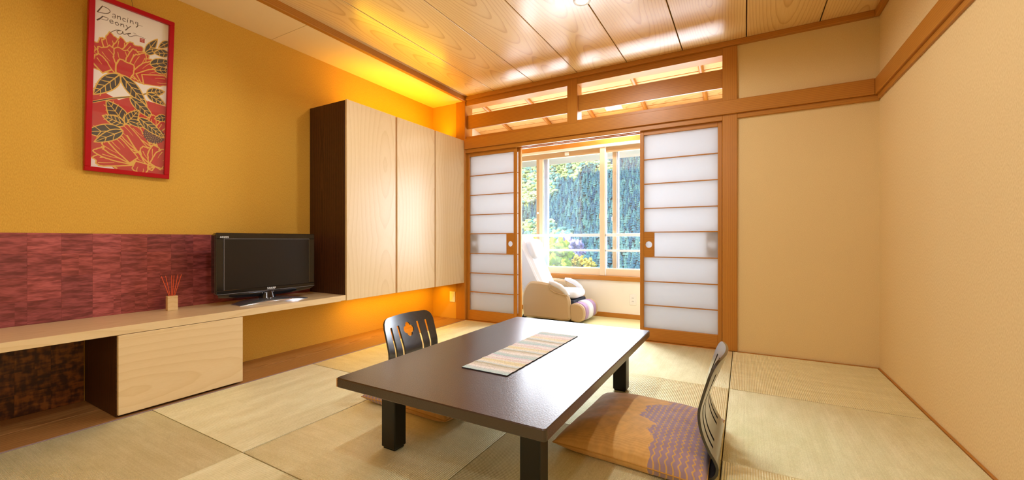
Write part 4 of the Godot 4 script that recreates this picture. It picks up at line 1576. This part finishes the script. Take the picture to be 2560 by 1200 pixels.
func massage_chair():
	var t := thing("massage_chair", "white and beige massage armchair with lilac leg rest in the sun-room, shadow put into the beige of its sides", "armchair")
	var side := V([[-2.09, 0.03], [-2.10, 0.14], [-2.09, 0.30], [-2.02, 0.405], [-1.92, 0.416], [-1.84, 0.410], [-1.75, 0.398], [-1.67, 0.370], [-1.61, 0.326], [-1.567, 0.274], [-1.552, 0.22], [-1.554, 0.147], [-1.566, 0.035], [-1.80, 0.03]])
	put("side_panel", ring(side, 3.93, 3.985, 0.02), M.shell_shaded_beige, t)
	put("side_panel", ring(side, 4.365, 4.42, 0.02), M.shell_shaded_beige, t)
	# arm pads let into the top of the side panels
	for z in [3.924, 4.361]:
		var m := MB.new()
		m.tube([P(-1.79, 0.412, z + 0.032), P(-1.735, 0.398, z + 0.032), P(-1.67, 0.372, z + 0.032), P(-1.612, 0.330, z + 0.032), P(-1.575, 0.285, z + 0.032)], [0.018, 0.029, 0.030, 0.029, 0.020], 16)
		put("arm_pad", m, M.leather_white, t)
		m = MB.new()
		m.tube([P(-1.775, 0.40, z), P(-1.77, 0.352, z), P(-1.72, 0.318, z), P(-1.64, 0.300, z), P(-1.575, 0.292, z)], 0.006, 8)
		put("arm_piping", m, M.shell_shaded_beige, t)
	# back, leaning
	put("back", ring(V([[-2.13, 0.22], [-2.20, 0.45], [-2.27, 0.66], [-2.31, 0.83], [-2.25, 0.885], [-2.15, 0.872], [-2.05, 0.70], [-1.95, 0.50], [-1.885, 0.36], [-1.90, 0.24]]), 4.0, 4.35, 0.04), M.leather_white, t)
	for z in [3.992, 4.318]:
		put("back_bolster", ring(V([[-2.10, 0.30], [-2.17, 0.50], [-2.25, 0.70], [-2.24, 0.84], [-2.14, 0.80], [-2.04, 0.62], [-1.96, 0.46], [-1.90, 0.36], [-1.95, 0.28]]), z, z + 0.04, 0.016), M.leather_white, t)
	var m := MB.new()
	var lean := Basis(Vector3(0, 0, 1), deg_to_rad(21))
	m.pillow(P(-2.055, 0.755, 4.175), Vector3(0.055, 0.118, 0.148), 0.55, 0.6, 28, 18, lean)
	put("head_cushion", m, M.leather_white, t)
	m = MB.new()
	m.pillow(P(-1.72, 0.283, 4.175), Vector3(0.215, 0.055, 0.172), 0.6, 0.45, 32, 16, Basis(Vector3(0, 0, 1), deg_to_rad(2)))
	put("seat_cushion", m, M.leather_white, t)
	put("seat_base", ring(V([[-2.05, 0.02], [-2.06, 0.24], [-1.90, 0.25], [-1.60, 0.235], [-1.53, 0.225], [-1.55, 0.10], [-1.57, 0.02]]), 3.99, 4.36, 0.01), M.charcoal, t)
	# leg rest: five upholstered bands
	var leg := V([[-1.548, 0.035], [-1.560, 0.10], [-1.556, 0.185], [-1.51, 0.212], [-1.45, 0.205], [-1.408, 0.165], [-1.400, 0.10], [-1.418, 0.045], [-1.48, 0.022]])
	var bands := [[3.945, 3.995, M.shell_shaded_beige], [3.997, 4.10, M.lilac], [4.102, 4.235, M.leather_white], [4.237, 4.34, M.lilac], [4.342, 4.39, M.shell_shaded_beige]]
	for b in bands:
		var s := []
		var k := 1.0 if b[2] != M.leather_white else 1.06
		for p in leg: s.append(Vector2(-1.48 + (p.x + 1.48) * k, 0.115 + (p.y - 0.115) * k))
		put("leg_rest_band", ring(s, b[0], b[1], 0.014), b[2], t)
	# foot frame behind
	m = MB.new()
	m.tube([P(-2.07, 0.10, 4.0), P(-2.13, 0.01, 4.0), P(-2.13, 0.01, 4.34), P(-2.07, 0.10, 4.34)], 0.012, 10)
	put("foot_bar", m, M.charcoal, t)

# ------------------------------------------------------------------ the hillside outside
func hill_y(x: float, d: float) -> float:
	var y := -34.0
	if d > 240.0: y += (d - 240.0) * 0.60
	y += 7.0 * sin(x * 0.021 + 1.0) * smoothstep(230, 330, d) + 5.0 * sin(x * 0.047 + d * 0.02)
	if d < 240.0: y = lerpf(-6.0, y, smoothstep(10.0, 160.0, d))
	return y

func conifer_mesh(sd: int) -> ArrayMesh:
	var r := RandomNumberGenerator.new()
	r.seed = sd
	var m := MB.new()
	var seg := 8
	for l in 4:
		var y0 := 0.10 + l * 0.21
		var y1 := y0 + 0.34 if l < 3 else 1.0
		var rad := 0.27 - l * 0.058
		var a := []
		for k in seg:
			var an := TAU * (k + 0.5 * (l % 2)) / seg
			var q := rad * r.randf_range(0.72, 1.2)
			a.append(Vector3(cos(an) * q, y0 + r.randf_range(-0.05, 0.04), -sin(an) * q))
		for k in seg:
			m.tri(a[k], a[(k + 1) % seg], Vector3(r.randf_range(-0.01, 0.01), y1, 0))
			m.tri(a[(k + 1) % seg], a[k], Vector3(0, y0 + 0.06, 0))
	m.tube([Vector3(0, -0.2, 0), Vector3(0, 0.3, 0)], 0.02, 5, false)
	return m.mesh()

func lump(m: MB, c: Vector3, rad: float, nz: FastNoiseLite, rough := 0.35, seg := 10, rings := 7):
	var rows := []
	for i in rings + 1:
		var ph := PI * i / rings - PI / 2
		var row := []
		for k in seg:
			var th := TAU * k / seg
			var d := Vector3(cos(ph) * cos(th), sin(ph), cos(ph) * sin(th))
			row.append(c + d * rad * (1.0 + rough * nz.get_noise_3dv((c + d * rad) * 3.0)))
		rows.append(row)
	m.grid(rows, false, true)

func broad_mesh(sd: int) -> ArrayMesh:
	var r := RandomNumberGenerator.new()
	r.seed = sd
	var nz := noise(sd, 1.2, 2)
	var m := MB.new()
	for i in 9:
		lump(m, Vector3(r.randf_range(-0.30, 0.30), r.randf_range(0.30, 0.80), r.randf_range(-0.30, 0.30)), r.randf_range(0.14, 0.26), nz, 0.7, 8, 6)
	m.tube([Vector3(0, -0.2, 0), Vector3(0, 0.4, 0)], 0.03, 5, false)
	return m.mesh()

func outside():
	# ground and slope
	var m := MB.new()
	var rows := []
	for i in 46:
		var d := 8.0 + pow(i / 45.0, 1.4) * 690.0
		var row := []
		for j in 41: row.append(P(lerpf(-1.5, 0.9, j / 40.0) * (d + 40.0), 0, d) + Vector3(0, hill_y(lerpf(-1.5, 0.9, j / 40.0) * (d + 40.0), d), 0))
		rows.append(row)
	m.grid(rows, false, false, null, true)
	tag(put("hillside", m, M.hill), "steep forested hillside filling the view through the sun-room window", "", "", "structure")
	var cm := [conifer_mesh(1), conifer_mesh(2), conifer_mesh(3)]
	var bm := [broad_mesh(4), broad_mesh(5), broad_mesh(6)]
	var r := RandomNumberGenerator.new()
	r.seed = 77
	var patch := noise(78, 0.006, 3)
	var con := []
	var bro := []
	var d := 215.0
	while d < 640.0:
		var step := 3.7
		var x := -0.98 * d
		while x < 0.30 * d:
			var px := x + r.randf_range(-2.4, 2.4)
			var pd := d + r.randf_range(-2.0, 2.0)
			var a := px / pd
			var v := patch.get_noise_2d(px, pd * 1.3)
			var leafy := v + (0.62 if a < -0.435 else (0.22 if a < -0.37 else -0.12)) + clampf((pd - 330.0) / 300.0, -0.2, 0.3) * (1.0 if a < -0.36 else 0.0)
			var e := [px, pd, a > -0.57 and a < -0.19, r.randf()]
			if leafy > 0.22: bro.append(e)
			else: con.append(e)
			x += step * r.randf_range(0.85, 1.2)
		d += 3.7
	forest(con, cm, [M.conifer, M.conifer_deep, M.conifer_green], "conifer", "blue-green conifer with haze mixed into its colour, among many on the hillside beyond the sun-room window", "conifers on the hillside", 7.6, 7.6, r)
	forest(bro, bm, [M.broadleaf, M.broadleaf_pale, M.broadleaf_blue], "leafy_tree", "pale green leafy tree among many on the hillside beyond the sun-room window", "leafy trees on the hillside", 7.0, 5.6, r)
	# three near trees below the balcony
	near_tree("lime_tree", "bright yellow-green tree just outside the window behind the massage chair", Vector3(-0.464, 30.0, -0.55), 2.2, M.lime_leaf, 11)
	near_tree("blossom_tree", "lilac blossoming tree outside the window beside the yellow-green tree", Vector3(-0.406, 42.0, -0.5), 2.1, M.blossom, 12)
	near_tree("golden_tree", "small golden-leaved tree outside low in the window right of the blossoms", Vector3(-0.362, 33.0, -1.35), 1.15, M.gold_leaf, 13)

func forest(list: Array, meshes: Array, mats: Array, called: String, label: String, group: String, w: float, h: float, r: RandomNumberGenerator):
	var shown := 0
	var rest := [[], [], [], [], [], [], [], [], []]
	for e in list:
		var s := r.randf_range(0.75, 1.25)
		var tr := Transform3D(Basis(Vector3.UP, r.randf() * TAU).scaled(Vector3(w * s * r.randf_range(0.85, 1.15), h * s, w * s)), P(e[0], hill_y(e[0], e[1]) - 0.6, e[1]))
		var k := int(e[3] * 8.99)
		var own: bool = e[2] and shown < 300 and e[1] > 225.0
		var here := Vector2(e[0], e[1])
		if own:
			for q in near:
				if q.distance_to(here) < 8.8:
					own = false
					break
		if own:
			near.append(here)
			shown += 1
			var o := put(numbered(called), meshes[k % 3], mats[k / 3])
			o.transform = tr
			tag(o, label, "tree", group)
		else: rest[k].append(tr)
	for k in 9:
		if rest[k].is_empty(): continue
		var mm := MultiMesh.new()
		mm.transform_format = MultiMesh.TRANSFORM_3D
		mm.mesh = meshes[k % 3]
		mm.instance_count = rest[k].size()
		for i in rest[k].size(): mm.set_instance_transform(i, rest[k][i])
		var o := MultiMeshInstance3D.new()
		o.name = numbered(called + "_forest")
		o.multimesh = mm
		o.material_override = mats[k / 3]
		add_child(o, true)
		tag(o, "distant forest cover of " + group, "forest", "", "stuff")

func near_tree(called: String, label: String, at: Vector3, rad: float, mt: Material, sd: int):
	# at: x/d, d, height of the crown centre
	var t := thing(called, label, "tree")
	t.position = P(at.x * at.y, at.z, at.y)
	var r := RandomNumberGenerator.new()
	r.seed = sd
	var nz := noise(sd, 1.3, 3)
	var m := MB.new()
	for i in 240:
		var dir := Vector3(r.randf_range(-1, 1), r.randf_range(-0.9, 1), r.randf_range(-1, 1)).normalized()
		lump(m, dir * rad * r.randf_range(0.55, 0.98) * Vector3(1, 0.85, 1), rad * r.randf_range(0.06, 0.14), nz, 1.3, 7, 5)
	put("crown", m, mt, t)
	m = MB.new()
	m.tube([Vector3(0, hill_y(at.x * at.y, at.y) - at.z - 0.5, 0), Vector3(0.1, -rad * 0.5, 0), Vector3(0, rad * 0.4, 0)], [0.16, 0.12, 0.05], 8)
	put("trunk", m, M.bark, t)
